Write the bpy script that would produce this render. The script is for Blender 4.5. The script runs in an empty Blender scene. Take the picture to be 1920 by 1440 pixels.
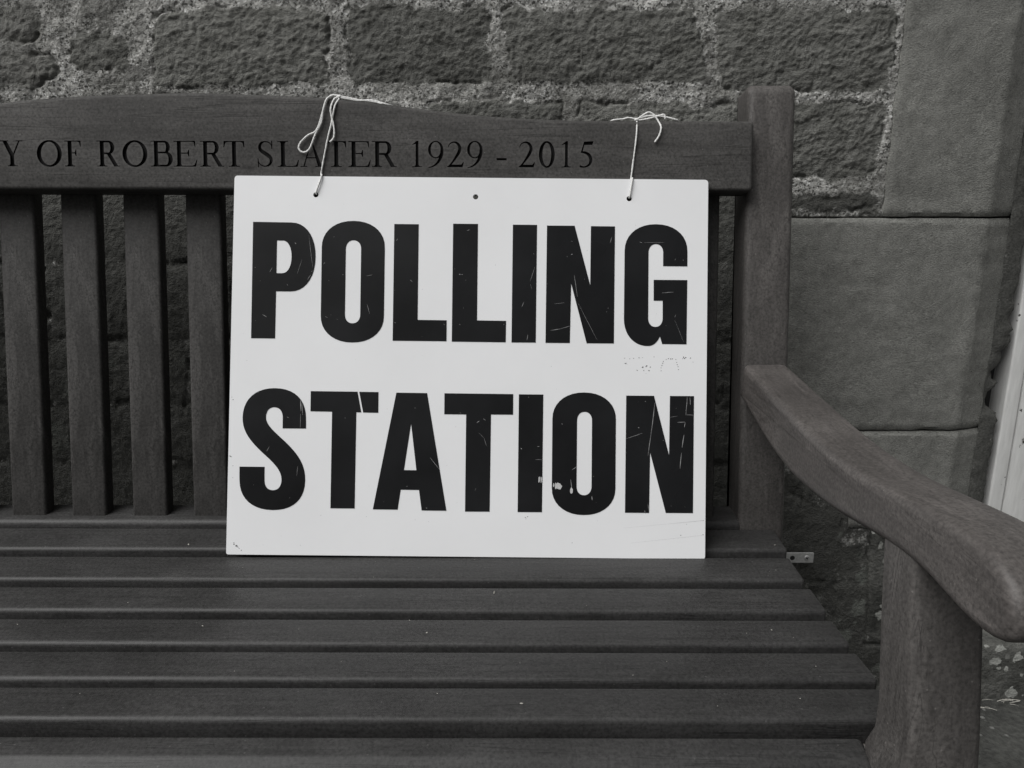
import bpy, bmesh, math, random
import numpy as np
from mathutils import Vector, Matrix
from mathutils.geometry import tessellate_polygon
random.seed(7); rng = np.random.default_rng(11)
scene = bpy.context.scene
col = scene.collection
R = math.radians
SCR = [(-247.3, 350.3, -244.5, 355.9, 0.5), (-199.5, 396.3, -194.1, 356.4, 0.3), (-200.3, 341.2, -196.4, 347.6, 0.5), (-255.5, 297.2, -250.4, 294.1, 0.6), (-125.9, 310.9, -122.6, 299.8, 0.5), (-127.2, 346.7, -119.3, 348.1, 0.3), (-90.4, 390.7, -88.6, 393.4, 0.6), (-216.7, 386.9, -215.1, 385.6, 0.8), (-213.1, 348.3, -207.8, 365.9, 0.2), (-180.7, 360.6, -178.8, 363.0, 0.5), (-225.6, 335.4, -224.8, 333.5, 0.5), (-91.5, 289.0, -89.9, 288.2, 0.5), (-30.7, 287.7, -28.7, 286.7, 0.5), (-2.8, 404.4, 0.8, 405.5, 0.6), (76.6, 341.6, 82.3, 360.0, 0.35), (131.3, 350.1, 135.5, 323.1, 0.5), (136.4, 315.1, 160.6, 269.2, 0.3), (102.5, 280.9, 115.2, 283.1, 0.7), (115.2, 283.1, 127.9, 287.2, 0.6), (107.0, 314.0, 119.7, 315.7, 0.35), (175.5, 390.5, 177.9, 398.5, 0.4), (217.7, 391.7, 243.2, 391.9, 0.25), (240.3, 328.9, 255.4, 330.2, 0.55), (73.3, 268.4, 74.3, 275.5, 0.5), (256.4, 298.8, 258.0, 302.0, 0.5), (256.4, 295.6, 267.7, 267.9, 0.25), (66.5, 309.6, 68.9, 316.0, 0.5), (127.1, 375.6, 129.0, 376.4, 1.0), (-11.8, 349.8, -10.2, 349.3, 0.8), (-9.1, 349.8, -7.3, 349.2, 0.8), (-11.0, 287.4, -9.6, 286.9, 0.8), (256.5, 369.7, 257.4, 371.8, 0.5), (266.3, 370.3, 267.1, 369.7, 0.6), (76.6, 338.4, 79.0, 332.1, 0.3), (-247.6, 127.5, -244.5, 133.8, 0.55), (-206.7, 191.9, -205.8, 177.7, 1.1), (-204.7, 188.8, -203.8, 173.0, 0.6), (-206.4, 174.5, -206.4, 157.1, 0.6), (-209.9, 97.1, -208.8, 109.7, 0.4), (-45.0, 121.6, -33.7, 107.5, 0.5), (-223.0, 170.4, -220.9, 169.3, 0.6), (-49.8, 59.6, -47.9, 59.3, 0.6), (224.4, 127.1, 227.6, 150.3, 0.8), (227.6, 150.3, 232.6, 192.4, 0.9), (197.5, 147.5, 217.6, 154.8, 0.4), (272.7, 200.2, 270.9, 177.1, 0.7), (276.0, 199.5, 276.6, 190.4, 0.9), (260.5, 168.4, 270.4, 168.8, 0.8), (268.9, 153.1, 266.5, 137.4, 1.0), (265.7, 130.8, 264.1, 111.1, 0.8), (251.4, 174.4, 260.5, 176.2, 0.4), (130.5, 108.4, 136.2, 112.3, 0.7), (85.0, 120.5, 94.1, 120.6, 0.35), (11.9, 165.4, 15.5, 167.9, 0.8), (14.5, 153.1, 21.2, 146.5, 0.3), (21.2, 146.5, 24.6, 136.7, 0.35), (271.2, 177.8, 281.1, 177.5, 0.5), (128.9, 96.5, 130.7, 81.8, 0.9), (129.8, 86.7, 131.2, 80.1, 2.8), (155.2, 76.2, 155.9, 71.3, 1.4), (220.7, 59.6, 221.2, 55.5, 0.8), (224.8, 67.1, 225.5, 59.7, 0.7), (270.4, 168.0, 269.1, 162.2, 0.7), (66.7, 134.6, 68.4, 133.5, 0.9), (87.3, 137.0, 89.8, 136.5, 0.8), (117.1, 165.3, 118.4, 164.7, 0.7), (211.8, 161.6, 213.5, 161.0, 0.8), (-8.9, 177.6, -7.6, 177.0, 0.9)]
CHIPS = [(90.0, 96.2, 1.1, 4.5), (92.5, 96.2, 1.0, 4.0), (114.5, 88.2, 3.6, 4.6), (110.5, 88.1, 1.2, 4.2), (108.0, 89.4, 0.9, 3.0), (129.9, 82.6, 1.8, 4.0)]
SCUFFS = [(194.8, 247.3, 0.7), (201.2, 246.6, 0.6), (205.9, 247.1, 0.8), (212.3, 247.8, 1.0), (217.0, 248.3, 0.6), (195.7, 240.7, 1.0), (197.7, 239.4, 0.6), (210.8, 232.4, 0.9), (217.1, 236.4, 1.3), (221.9, 237.6, 1.5), (226.3, 236.5, 0.9), (218.7, 232.5, 0.8), (225.1, 232.1, 0.9), (242.4, 243.8, 0.8), (241.7, 241.4, 0.9), (240.9, 238.6, 0.8), (239.8, 235.9, 0.6), (239.8, 232.2, 0.6), (248.8, 247.5, 0.8), (252.7, 247.1, 1.2), (258.3, 246.4, 0.8), (259.3, 242.4, 0.7), (260.1, 240.0, 0.8), (261.2, 237.5, 0.6), (261.5, 234.0, 0.7), (269.4, 248.4, 1.9), (267.0, 247.6, 0.9), (276.5, 247.8, 1.0), (279.7, 243.4, 0.5), (231.3, 249.0, 0.6), (246.4, 246.3, 0.6), (-286.3, 14.7, 0.7), (-285.9, 12.5, 0.9), (-284.0, 10.5, 1.5), (-281.9, 9.4, 0.9), (-279.8, 7.9, 0.8), (-277.1, 5.4, 0.8), (-290.3, 191.1, 0.8), (-291.9, 194.3, 0.5), (-291.8, 120.7, 1.0), (-293.2, 121.5, 0.8), (-289.2, 109.4, 0.5), (-203.8, 12.1, 0.5), (-123.1, 48.3, 0.4), (-288.9, 94.7, 0.5), (-179.1, 49.3, 0.4), (73.3, 49.1, 0.8), (75.8, 50.3, 0.7), (74.6, 47.5, 0.6), (265.9, 29.2, 0.7), (131.2, 18.5, 0.5), (293.3, 47.2, 0.5), (293.4, 30.0, 0.8), (272.7, 42.9, 0.5)]
DLINE = [(194.5, 37.2, 257.9, 43.6, 0.18), (257.9, 43.6, 294.1, 47.6, 0.4), (203.7, 18.8, 292.6, 29.2, 0.2)]
M1 = [(-0.2388, 0.0075), (-0.2307, 0.0468), (-0.2261, 0.0639), (-0.2241, 0.0736), (-0.2207, 0.0882), (-0.2169, 0.0974), (-0.2162, 0.0998)]
LOOP = [(-0.2162, 0.101), (-0.2243, 0.1028), (-0.2293, 0.0998), (-0.2325, 0.0906), (-0.2364, 0.0785), (-0.241, 0.0638), (-0.2461, 0.0559), (-0.2549, 0.0516), (-0.2638, 0.043), (-0.2664, 0.0369), (-0.264, 0.0323), (-0.2584, 0.0312), (-0.2527, 0.0357), (-0.2475, 0.048), (-0.2443, 0.0553), (-0.2378, 0.0675), (-0.2355, 0.0809), (-0.2312, 0.0949), (-0.2255, 0.1018), (-0.2168, 0.1022)]
TAIL = [(-0.2168, 0.1006), (-0.2225, 0.0973), (-0.2258, 0.0858), (-0.2253, 0.0761), (-0.2229, 0.0663), (-0.2218, 0.0553), (-0.2232, 0.048), (-0.2276, 0.0437)]
WRAP = [(-0.2168, 0.1014), (-0.2044, 0.0992), (-0.1921, 0.0966), (-0.1796, 0.0954), (-0.1697, 0.0938), (-0.1623, 0.0918)]
WRAP2 = [(-0.2169, 0.0998), (-0.2045, 0.0977), (-0.1921, 0.0958), (-0.1796, 0.0966), (-0.1709, 0.0954), (-0.1561, 0.091)]
M2 = [(0.1484, -0.0003), (0.1517, 0.028), (0.1545, 0.0549), (0.1555, 0.072)]
LEFT = [(0.1549, 0.0738), (0.1449, 0.0756), (0.1387, 0.0741), (0.1269, 0.0729)]
BOW = [(0.1551, 0.0732), (0.1647, 0.0799), (0.1709, 0.0824), (0.1772, 0.0787), (0.1823, 0.0708), (0.1849, 0.0623), (0.1826, 0.0525), (0.1771, 0.0442)]
B2 = [(0.1551, 0.0722), (0.1685, 0.0742), (0.1785, 0.0769), (0.1847, 0.0787), (0.1896, 0.0794), (0.191, 0.0739)]
B3 = [(0.1567, 0.0747), (0.1685, 0.0778), (0.1797, 0.0779), (0.1909, 0.0767), (0.2053, 0.0731)]
DEB = [(-0.4082, 0.8919, 0.43, 3), (-0.4867, 0.8178, 0.422, 2), (-0.2999, 0.9126, 0.43, 1.6), (-0.2774, 0.8864, 0.43, 1.6), (-0.0196, 0.7926, 0.4165, 6), (-0.1091, 0.7364, 0.4155, 1.5), (-0.0882, 0.7119, 0.4155, 3), (-0.3238, 0.8436, 0.422, 1.5), (-0.3258, 0.7241, 0.4155, 2.5), (-0.3452, 0.6934, 0.4155, 1.2), (0.0083, 0.6585, 0.4165, 1.8), (-0.5225, 0.7265, 0.4155, 2), (0.115, 0.6377, 0.4165, 1.5), (0.2726, 0.7183, 0.4155, 2), (0.333, 0.8938, 0.43, 2.2), (0.317, 0.8397, 0.422, 1.8), (0.2217, 0.8132, 0.422, 2), (0.2445, 0.7122, 0.4155, 1.5), (-0.1626, 0.8218, 0.422, 1.2), (0.0091, 0.5934, 0.419, 3), (-0.3908, 0.6071, 0.419, 1.2), (0.1823, 0.5903, 0.419, 1.5), (-0.0672, 0.6081, 0.419, 1.2), (-0.1657, 0.6605, 0.4165, 1.2), (0.0832, 0.7661, 0.4165, 1.3), (-0.4266, 0.7698, 0.4165, 1.2), (-0.223, 0.7184, 0.4155, 1.2), (0.1515, 0.6616, 0.4165, 1.3), (0.294, 0.6535, 0.4165, 1.3), (0.2595, 0.6016, 0.419, 1.6), (0.2332, 0.5541, 0.41, 1.6), (-0.1518, 0.553, 0.41, 1.2), (-0.0454, 0.8629, 0.422, 1.5), (0.0827, 0.8294, 0.422, 1.2), (-0.2635, 0.643, 0.4165, 1.2)]
# ------------------------------------------------------------------ helpers
def mesh_obj(name, verts, faces, mat=None, parent=None, smooth=None):
    me = bpy.data.meshes.new(name)
    me.from_pydata([tuple(v) for v in verts], [], faces)
    me.validate(); me.update()
    return link(name, me, mat, parent, smooth)

def link(name, me, mat=None, parent=None, smooth=None):
    if mat:
        for m in (mat if isinstance(mat, (list, tuple)) else [mat]): me.materials.append(m)
    if smooth is not None:
        for p in me.polygons: p.use_smooth = True
        me.set_sharp_from_angle(angle=R(smooth))
    o = bpy.data.objects.new(name, me); col.objects.link(o)
    if parent: o.parent = parent
    return o

def recalc(me):
    bm = bmesh.new(); bm.from_mesh(me)
    bmesh.ops.recalc_face_normals(bm, faces=bm.faces); bm.to_mesh(me); bm.free()

def tag(o, label=None, cat=None, group=None, kind=None):
    if label: o['label'] = label
    if cat: o['category'] = cat
    if group: o['group'] = group
    if kind: o['kind'] = kind
    return o

def empty(name, loc=(0, 0, 0)):
    o = bpy.data.objects.new(name, None); col.objects.link(o)
    o.empty_display_size = .05
    return o        # parts are modelled in world coordinates, so the empty keeps an identity matrix

def area2(p): return sum(a[0]*b[1]-b[0]*a[1] for a, b in zip(p, p[1:]+p[:1]))/2

def fillet(poly, rad, n=4):
    """round the corners of a 2-D polygon; rad is one radius or one per corner"""
    out = []; N = len(poly)
    for i, p in enumerate(poly):
        r = rad[i] if isinstance(rad, (list, tuple)) else rad
        a = Vector(poly[i-1]); b = Vector(p); c = Vector(poly[(i+1) % N])
        if r <= 0: out.append(tuple(b)); continue
        u = (a-b); v = (c-b); lu, lv = u.length, v.length; u /= lu; v /= lv
        ang = u.angle(v)
        if ang > R(176): out.append(tuple(b)); continue
        d = min(r/math.tan(ang/2), lu*.49, lv*.49); rr = d*math.tan(ang/2)
        cen = b + (u+v).normalized()*(rr/math.sin(ang/2))
        s = b+u*d-cen; e = b+v*d-cen
        a0 = math.atan2(s.y, s.x); a1 = math.atan2(e.y, e.x)
        da = (a1-a0+math.pi) % (2*math.pi)-math.pi
        for k in range(n+1):
            t = a0+da*k/n; out.append((cen.x+rr*math.cos(t), cen.y+rr*math.sin(t)))
    return out

def inset(poly, d):
    N = len(poly); sgn = 1 if area2(poly) > 0 else -1; out = []
    for i in range(N):
        a = Vector(poly[i-1]); b = Vector(poly[i]); c = Vector(poly[(i+1) % N])
        e1 = (b-a); e2 = (c-b)
        if e1.length < 1e-9 or e2.length < 1e-9: out.append(tuple(b)); continue
        n1 = Vector((-e1.y, e1.x)).normalized(); n2 = Vector((-e2.y, e2.x)).normalized()
        m = n1+n2
        if m.length < 1e-6: out.append(tuple(b)); continue
        m = m.normalized(); k = max(.45, m.dot(n1))
        q = b+m*(sgn*d/k); out.append((q.x, q.y))
    return out

def rprism(name, poly, fn, a0, a1, r, mat, parent, nseg=4, smooth=38, rings=1):
    """prism of a 2-D polygon from a0 to a1 along a third axis, ends rounded by r; fn(p, q, s) -> xyz"""
    secs = []
    for k in range(nseg+1):
        t = k/nseg*math.pi/2
        secs.append((a0+r*(1-math.sin(t)), r*(1-math.cos(t))))
    for k in range(1, rings): secs.append((a0+r+(a1-a0-2*r)*k/rings, 0))
    for k in range(nseg, -1, -1):
        t = k/nseg*math.pi/2
        secs.append((a1-r*(1-math.sin(t)), r*(1-math.cos(t))))
    # secs[0] has the largest inset
    secs = [(s, r*(1-math.cos(0)) if False else d) for s, d in secs]
    fixed = []
    for i, (s, d) in enumerate(secs): fixed.append((s, d))
    V, F = [], []; N = len(poly)
    H = len(secs)
    for i, (s, d) in enumerate(secs):
        if i <= nseg: d = r*(1-math.sin(i/nseg*math.pi/2)); s = a0+r*(1-math.cos(i/nseg*math.pi/2))
        elif i >= H-nseg-1: j = H-1-i; d = r*(1-math.sin(j/nseg*math.pi/2)); s = a1-r*(1-math.cos(j/nseg*math.pi/2))
        pp = inset(poly, d) if d > 1e-7 else poly
        V += [fn(p[0], p[1], s) for p in pp]
    for i in range(H-1):
        for j in range(N):
            k = (j+1) % N
            F.append((i*N+j, i*N+k, (i+1)*N+k, (i+1)*N+j))
    F.append(tuple(reversed(range(N)))); F.append(tuple((H-1)*N+j for j in range(N)))
    o = mesh_obj(name, V, F, mat, parent)
    recalc(o.data)
    o.data.set_sharp_from_angle(angle=R(smooth))
    bm = bmesh.new(); bm.from_mesh(o.data)
    caps = [f for f in bm.faces if len(f.verts) > 4]
    for f in caps: f.smooth = False
    if name == 'armrest':       # quad strips instead of one concave face
        mid = [f for f in caps]
        res = bmesh.ops.triangulate(bm, faces=mid, quad_method='BEAUTY', ngon_method='BEAUTY')
        for f in res['faces']: f.smooth = False
    bm.to_mesh(o.data); bm.free()
    return o

# ---- numpy noise
def _h(ix, iy, seed):
    with np.errstate(over='ignore'):
        h = (ix.astype(np.int64)*374761393 + iy.astype(np.int64)*668265263 + seed*1442695041) & 0xffffffff
        h = ((h ^ (h >> 13))*1274126177) & 0xffffffff
        h = h ^ (h >> 16)
    return h/4294967295.0
def perlin(x, y, seed=0):
    ix = np.floor(x); iy = np.floor(y); fx = x-ix; fy = y-iy
    def g(dx, dy):
        a = _h(ix+dx, iy+dy, seed)*2*np.pi
        return np.cos(a)*(fx-dx)+np.sin(a)*(fy-dy)
    u = fx*fx*fx*(fx*(fx*6-15)+10); v = fy*fy*fy*(fy*(fy*6-15)+10)
    a = g(0, 0)*(1-u)+g(1, 0)*u; b = g(0, 1)*(1-u)+g(1, 1)*u
    return (a*(1-v)+b*v)*1.5
def fbm(x, y, o=4, seed=0, gain=.5):
    s = 0; a = 1
    for k in range(o): s = s+a*perlin(x*2**k, y*2**k, seed+k*17); a *= gain
    return s
def sstep(e0, e1, x):
    t = np.clip((x-e0)/(e1-e0), 0, 1); return t*t*(3-2*t)

# ------------------------------------------------------------------ materials
def new_mat(name):
    m = bpy.data.materials.new(name); m.use_nodes = True
    nt = m.node_tree; b = nt.nodes['Principled BSDF']
    return m, nt, b
def nd(nt, typ, **kw):
    n = nt.nodes.new(typ)
    for k, v in kw.items():
        if k.startswith('i_'):
            n.inputs[k[2:].replace('_', ' ')].default_value = v
        else: setattr(n, k, v)
    return n
def noise(nt, vec, scale, detail=4, rough=.55, dist=0):
    n = nd(nt, 'ShaderNodeTexNoise'); n.inputs['Scale'].default_value = scale
    n.inputs['Detail'].default_value = detail; n.inputs['Roughness'].default_value = rough
    n.inputs['Distortion'].default_value = dist
    nt.links.new(vec, n.inputs['Vector']); return n.outputs['Fac']
def mapping(nt, vec, scale, loc=(0, 0, 0), rot=(0, 0, 0)):
    n = nd(nt, 'ShaderNodeMapping'); n.inputs['Scale'].default_value = scale
    n.inputs['Location'].default_value = loc; n.inputs['Rotation'].default_value = rot
    nt.links.new(vec, n.inputs['Vector']); return n.outputs['Vector']
def ramp(nt, fac, stops):
    n = nd(nt, 'ShaderNodeValToRGB'); e = n.color_ramp.elements
    while len(e) < len(stops): e.new(.5)
    for k, (p, c) in zip(e, stops):
        k.position = p; k.color = (c, c, c, 1) if not isinstance(c, tuple) else c+(1,)
    nt.links.new(fac, n.inputs['Fac']); return n.outputs['Color']
def mixc(nt, fac, a, b, typ='MIX'):
    n = nd(nt, 'ShaderNodeMix', data_type='RGBA', blend_type=typ)
    for s, v in ((n.inputs[0], fac), (n.inputs[6], a), (n.inputs[7], b)):
        if hasattr(v, 'is_linked') or hasattr(v, 'links'): nt.links.new(v, s)
        elif isinstance(v, tuple): s.default_value = v+(1,)
        else: s.default_value = v
    return n.outputs[2]
def mth(nt, op, a, b=None):
    n = nd(nt, 'ShaderNodeMath', operation=op)
    for s, v in ((n.inputs[0], a), (n.inputs[1], b)):
        if v is None: continue
        if hasattr(v, 'links'): nt.links.new(v, s)
        else: s.default_value = v
    return n.outputs[0]
def bump(nt, b, h, strength, dist):
    n = nd(nt, 'ShaderNodeBump'); n.inputs['Strength'].default_value = strength
    n.inputs['Distance'].default_value = dist
    nt.links.new(h, n.inputs['Height']); nt.links.new(n.outputs['Normal'], b.inputs['Normal'])

def wood(name, axis, base, wear=.35, rough=.5, tint=(1.03, 1.0, .985), spec=.2, edge=.5, check=.6):
    m, nt, b = new_mat(name)
    tc = nd(nt, 'ShaderNodeTexCoord'); v = tc.outputs['Object']
    st = [1, 1, 1]; st[axis] = .055
    vg = mapping(nt, v, tuple(st))
    # isotropic cloudiness, long grain, fine pores
    n1 = noise(nt, v, 9, 5, .6)
    n2 = noise(nt, vg, 210, 5, .62, .3)
    n3 = noise(nt, v, 330, 3, .6)
    st2 = [1, 1, 1]; st2[axis] = .22
    n4 = noise(nt, mapping(nt, v, tuple(st2), loc=(3, 1, 7)), 26, 7, .68, .6)
    c = lambda k: (base*k*tint[0], base*k*tint[1], base*k*tint[2])
    a = mixc(nt, ramp(nt, n1, [(.32, 0.), (.7, 1.)]), c(.80), c(1.2))
    a = mixc(nt, ramp(nt, n2, [(.35, 0.), (.62, 1.)]), mixc(nt, .78, a, a), a)
    g = ramp(nt, n2, [(.30, .80), (.5, 1.0), (.72, 1.15)])
    a = mixc(nt, 1., a, g, 'MULTIPLY')
    p = ramp(nt, n3, [(.30, .66), (.5, 1.0), (.72, 1.32)])
    a = mixc(nt, 1., a, p, 'MULTIPLY')
    w = mth(nt, 'MULTIPLY', ramp(nt, n4, [(.50, 0.), (.66, wear)]), ramp(nt, n3, [(.34, .25), (.58, 1.15)]))
    a = mixc(nt, w, a, c(2.0))
    # drying checks along the grain
    st3 = [1, 1, 1]; st3[axis] = .03
    n5 = noise(nt, mapping(nt, v, tuple(st3), loc=(5, 2, 9)), 95, 3, .5, .2)
    ck = mth(nt, 'MULTIPLY', ramp(nt, n5, [(.485, 0.), (.5, 1.), (.515, 0.)]), ramp(nt, n4, [(.46, 0.), (.56, check)]))
    a = mixc(nt, ck, a, c(.35))
    # arrises rubbed paler by use
    geo = nd(nt, 'ShaderNodeNewGeometry')
    bev = nd(nt, 'ShaderNodeBevel', samples=4); bev.inputs['Radius'].default_value = .006
    dp = nd(nt, 'ShaderNodeVectorMath', operation='DOT_PRODUCT')
    nt.links.new(bev.outputs['Normal'], dp.inputs[0]); nt.links.new(geo.outputs['True Normal'], dp.inputs[1])
    ew = mth(nt, 'MULTIPLY', ramp(nt, dp.outputs['Value'], [(.86, 1.), (.985, 0.)]), ramp(nt, n4, [(.36, 0.), (.6, edge)]))
    a = mixc(nt, ew, a, c(1.8))
    # sparse scratches and dust
    vo = nd(nt, 'ShaderNodeTexVoronoi', feature='F1'); vo.inputs['Scale'].default_value = 75
    nt.links.new(v, vo.inputs['Vector'])
    dot = ramp(nt, vo.outputs['Distance'], [(.045, .55), (.075, 0.)])
    a = mixc(nt, dot, a, c(2.6))
    nt.links.new(a, b.inputs['Base Color'])
    r_ = ramp(nt, n1, [(.3, rough-.05), (.7, rough+.09)])
    nt.links.new(r_, b.inputs['Roughness'])
    b.inputs['Specular IOR Level'].default_value = spec
    hh = mth(nt, 'ADD', mth(nt, 'MULTIPLY', n2, .6), mth(nt, 'MULTIPLY', n3, .5))
    hh = mth(nt, 'ADD', hh, mth(nt, 'SUBTRACT', mth(nt, 'MULTIPLY', w, .5), mth(nt, 'MULTIPLY', ck, .8)))
    bump(nt, b, hh, .5, .0006)
    return m

WOOD_X = wood('stained_wood_along', 0, .035, .22, .5, (1.02, 1., .99), .3)
WOOD_XR = wood('stained_wood_rail', 0, .062, .35, .62, (1.035, 1., .965), .12)
WOOD_S = wood('stained_wood_slat', 2, .042, .85, .58, (1.04, 1., .965), .2)
WOOD_Z = wood('stained_wood_upright', 2, .070, .5, .52, (1.07, 1., .955), .25)
WOOD_Y = wood('stained_wood_arm', 1, .068, .6, .47, (1.09, .995, .945), .3, .6, .35)

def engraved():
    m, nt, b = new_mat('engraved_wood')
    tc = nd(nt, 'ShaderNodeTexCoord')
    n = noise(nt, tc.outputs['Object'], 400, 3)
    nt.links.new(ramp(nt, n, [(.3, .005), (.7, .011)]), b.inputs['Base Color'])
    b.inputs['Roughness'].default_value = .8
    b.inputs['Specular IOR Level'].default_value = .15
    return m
ENGR = engraved()

def plain(name, colr, rough, metal=0, spec=.5, vscale=60, var=.12, bmp=0, bscale=300):
    m, nt, b = new_mat(name)
    tc = nd(nt, 'ShaderNodeTexCoord'); v = tc.outputs['Object']
    n = noise(nt, v, vscale, 5, .6)
    k = ramp(nt, n, [(.3, 1-var), (.7, 1+var)])
    nt.links.new(mixc(nt, 1., colr, k, 'MULTIPLY'), b.inputs['Base Color'])
    nt.links.new(ramp(nt, noise(nt, v, vscale*.37, 4), [(.3, max(.02, rough-.07)), (.7, min(1, rough+.07))]), b.inputs['Roughness'])
    b.inputs['Metallic'].default_value = metal
    b.inputs['Specular IOR Level'].default_value = spec
    if bmp: bump(nt, b, noise(nt, v, bscale, 4, .6), 1., bmp)
    return m

SIGN_W = plain('sign_white_board', (.785, .79, .80), .38, vscale=9, var=.022, spec=.4, bmp=.00004, bscale=120)
VINYL = plain('sign_black_vinyl', (.0092, .0095, .0103), .30, vscale=9, var=.4, spec=.24, bmp=.00005, bscale=160)
SCRATCH = plain('sign_scratch', (.27, .27, .27), .6, vscale=500, var=.35)
CHIP = plain('sign_chipped_paint', (.5, .5, .5), .6, vscale=900, var=.3)
SCUFF = plain('sign_scuff', (.05, .05, .05), .8, vscale=900, var=.6)
STRING = plain('cotton_string', (.78, .775, .76), .9, vscale=1500, var=.2, spec=.1, bmp=.0006, bscale=1800)
STEEL = plain('brushed_steel', (.62, .62, .61), .5, metal=.45, vscale=300, var=.15)
DARK = plain('screw_recess', (.02, .02, .02), .7)  # near-black, also paints the shade behind the door pointing
DEBRIS = plain('dry_debris', (.33, .32, .29), .9, vscale=400, var=.5)

def paint():
    m, nt, b = new_mat('flaking_white_paint')
    tc = nd(nt, 'ShaderNodeTexCoord'); v = tc.outputs['Object']
    n = noise(nt, v, 42, 7, .65, .4); n2 = noise(nt, mapping(nt, v, (1, 1, .15)), 160, 4)
    a = mixc(nt, ramp(nt, n2, [(.3, 0.), (.7, 1.)]), (.70, .70, .685), (.84, .84, .825))
    chip = ramp(nt, n, [(.655, 0.), (.675, 1.)])
    a = mixc(nt, chip, a, (.07, .068, .06))
    nt.links.new(a, b.inputs['Base Color']); b.inputs['Roughness'].default_value = .55
    bump(nt, b, mth(nt, 'SUBTRACT', mth(nt, 'MULTIPLY', n2, .3), chip), .6, .0008)
    return m
PAINT = paint()

def rubble():
    m, nt, b = new_mat('rubble_sandstone')
    tc = nd(nt, 'ShaderNodeTexCoord'); v = tc.outputs['Object']
    at = lambda nm: (lambda n: n.outputs['Fac'])(nd(nt, 'ShaderNodeAttribute', attribute_name=nm))
    mo, to, li, wr = at('mortar'), at('tone'), at('lichen'), at('smear')
    n1 = noise(nt, v, 22, 6, .62); n2 = noise(nt, v, 150, 5, .62); n3 = noise(nt, v, 520, 3, .6)
    st = mixc(nt, ramp(nt, n1, [(.3, 0.), (.72, 1.)]), (.142, .142, .130), (.212, .212, .198))
    st = mixc(nt, 1., st, ramp(nt, n2, [(.28, .78), (.5, 1.), (.74, 1.22)]), 'MULTIPLY')
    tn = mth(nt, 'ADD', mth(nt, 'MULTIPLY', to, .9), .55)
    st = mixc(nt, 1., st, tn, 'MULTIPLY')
    # mortar: pale lime with dark and light grains
    ml = mixc(nt, ramp(nt, n2, [(.30, 0.), (.70, 1.)]), (.30, .297, .28), (.58, .575, .55))
    vo = nd(nt, 'ShaderNodeTexVoronoi', feature='F1'); vo.inputs['Scale'].default_value = 380
    nt.links.new(v, vo.inputs['Vector'])
    sep = nd(nt, 'ShaderNodeSeparateColor'); nt.links.new(vo.outputs['Color'], sep.inputs[0])
    gl = ramp(nt, sep.outputs[0], [(.84, 0.), (.88, 1.)]); gd = ramp(nt, sep.outputs[1], [(.80, 0.), (.84, 1.)])
    ml = mixc(nt, gl, ml, (.70, .70, .68)); ml = mixc(nt, mth(nt, 'MULTIPLY', gd, .8), ml, (.045, .045, .04))
    wh = ramp(nt, noise(nt, v, 34, 5, .7, .5), [(.56, 0.), (.68, .75)])
    ml = mixc(nt, wh, ml, (.70, .69, .66))
    dk = ramp(nt, noise(nt, v, 11, 4, .6), [(.40, .75), (.58, 0.)])
    ml = mixc(nt, dk, ml, (.17, .168, .155))
    edge = mth(nt, 'ADD', mo, mth(nt, 'ADD', mth(nt, 'MULTIPLY', mth(nt, 'SUBTRACT', n2, .5), 1.1), mth(nt, 'MULTIPLY', mth(nt, 'SUBTRACT', n1, .5), .9)))
    mk = ramp(nt, edge, [(.36, 0.), (.70, 1.)])
    a = mixc(nt, mk, st, ml)
    strk = at('strokes')
    st_l = mth(nt, 'MULTIPLY', strk, .35)
    a = mixc(nt, st_l, a, (.23, .23, .215))
    sm = ramp(nt, mth(nt, 'ADD', wr, mth(nt, 'MULTIPLY', mth(nt, 'SUBTRACT', n2, .5), 1.1)), [(.45, 0.), (.75, .62)])
    a = mixc(nt, sm, a, (.20, .198, .186))
    a = mixc(nt, mth(nt, 'MULTIPLY', li, ramp(nt, n2, [(.3, .55), (.6, 1.)])), a, (.20, .21, .19))
    nt.links.new(a, b.inputs['Base Color'])
    b.inputs['Roughness'].default_value = .92; b.inputs['Specular IOR Level'].default_value = .2
    hh = mth(nt, 'ADD', mth(nt, 'MULTIPLY', n2, 1.), mth(nt, 'MULTIPLY', n3, .55))
    hh = mth(nt, 'SUBTRACT', hh, mth(nt, 'MULTIPLY', mth(nt, 'MULTIPLY', gd, mk), .6))
    bump(nt, b, hh, 1., .0058)
    return m
RUBBLE = rubble()

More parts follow.
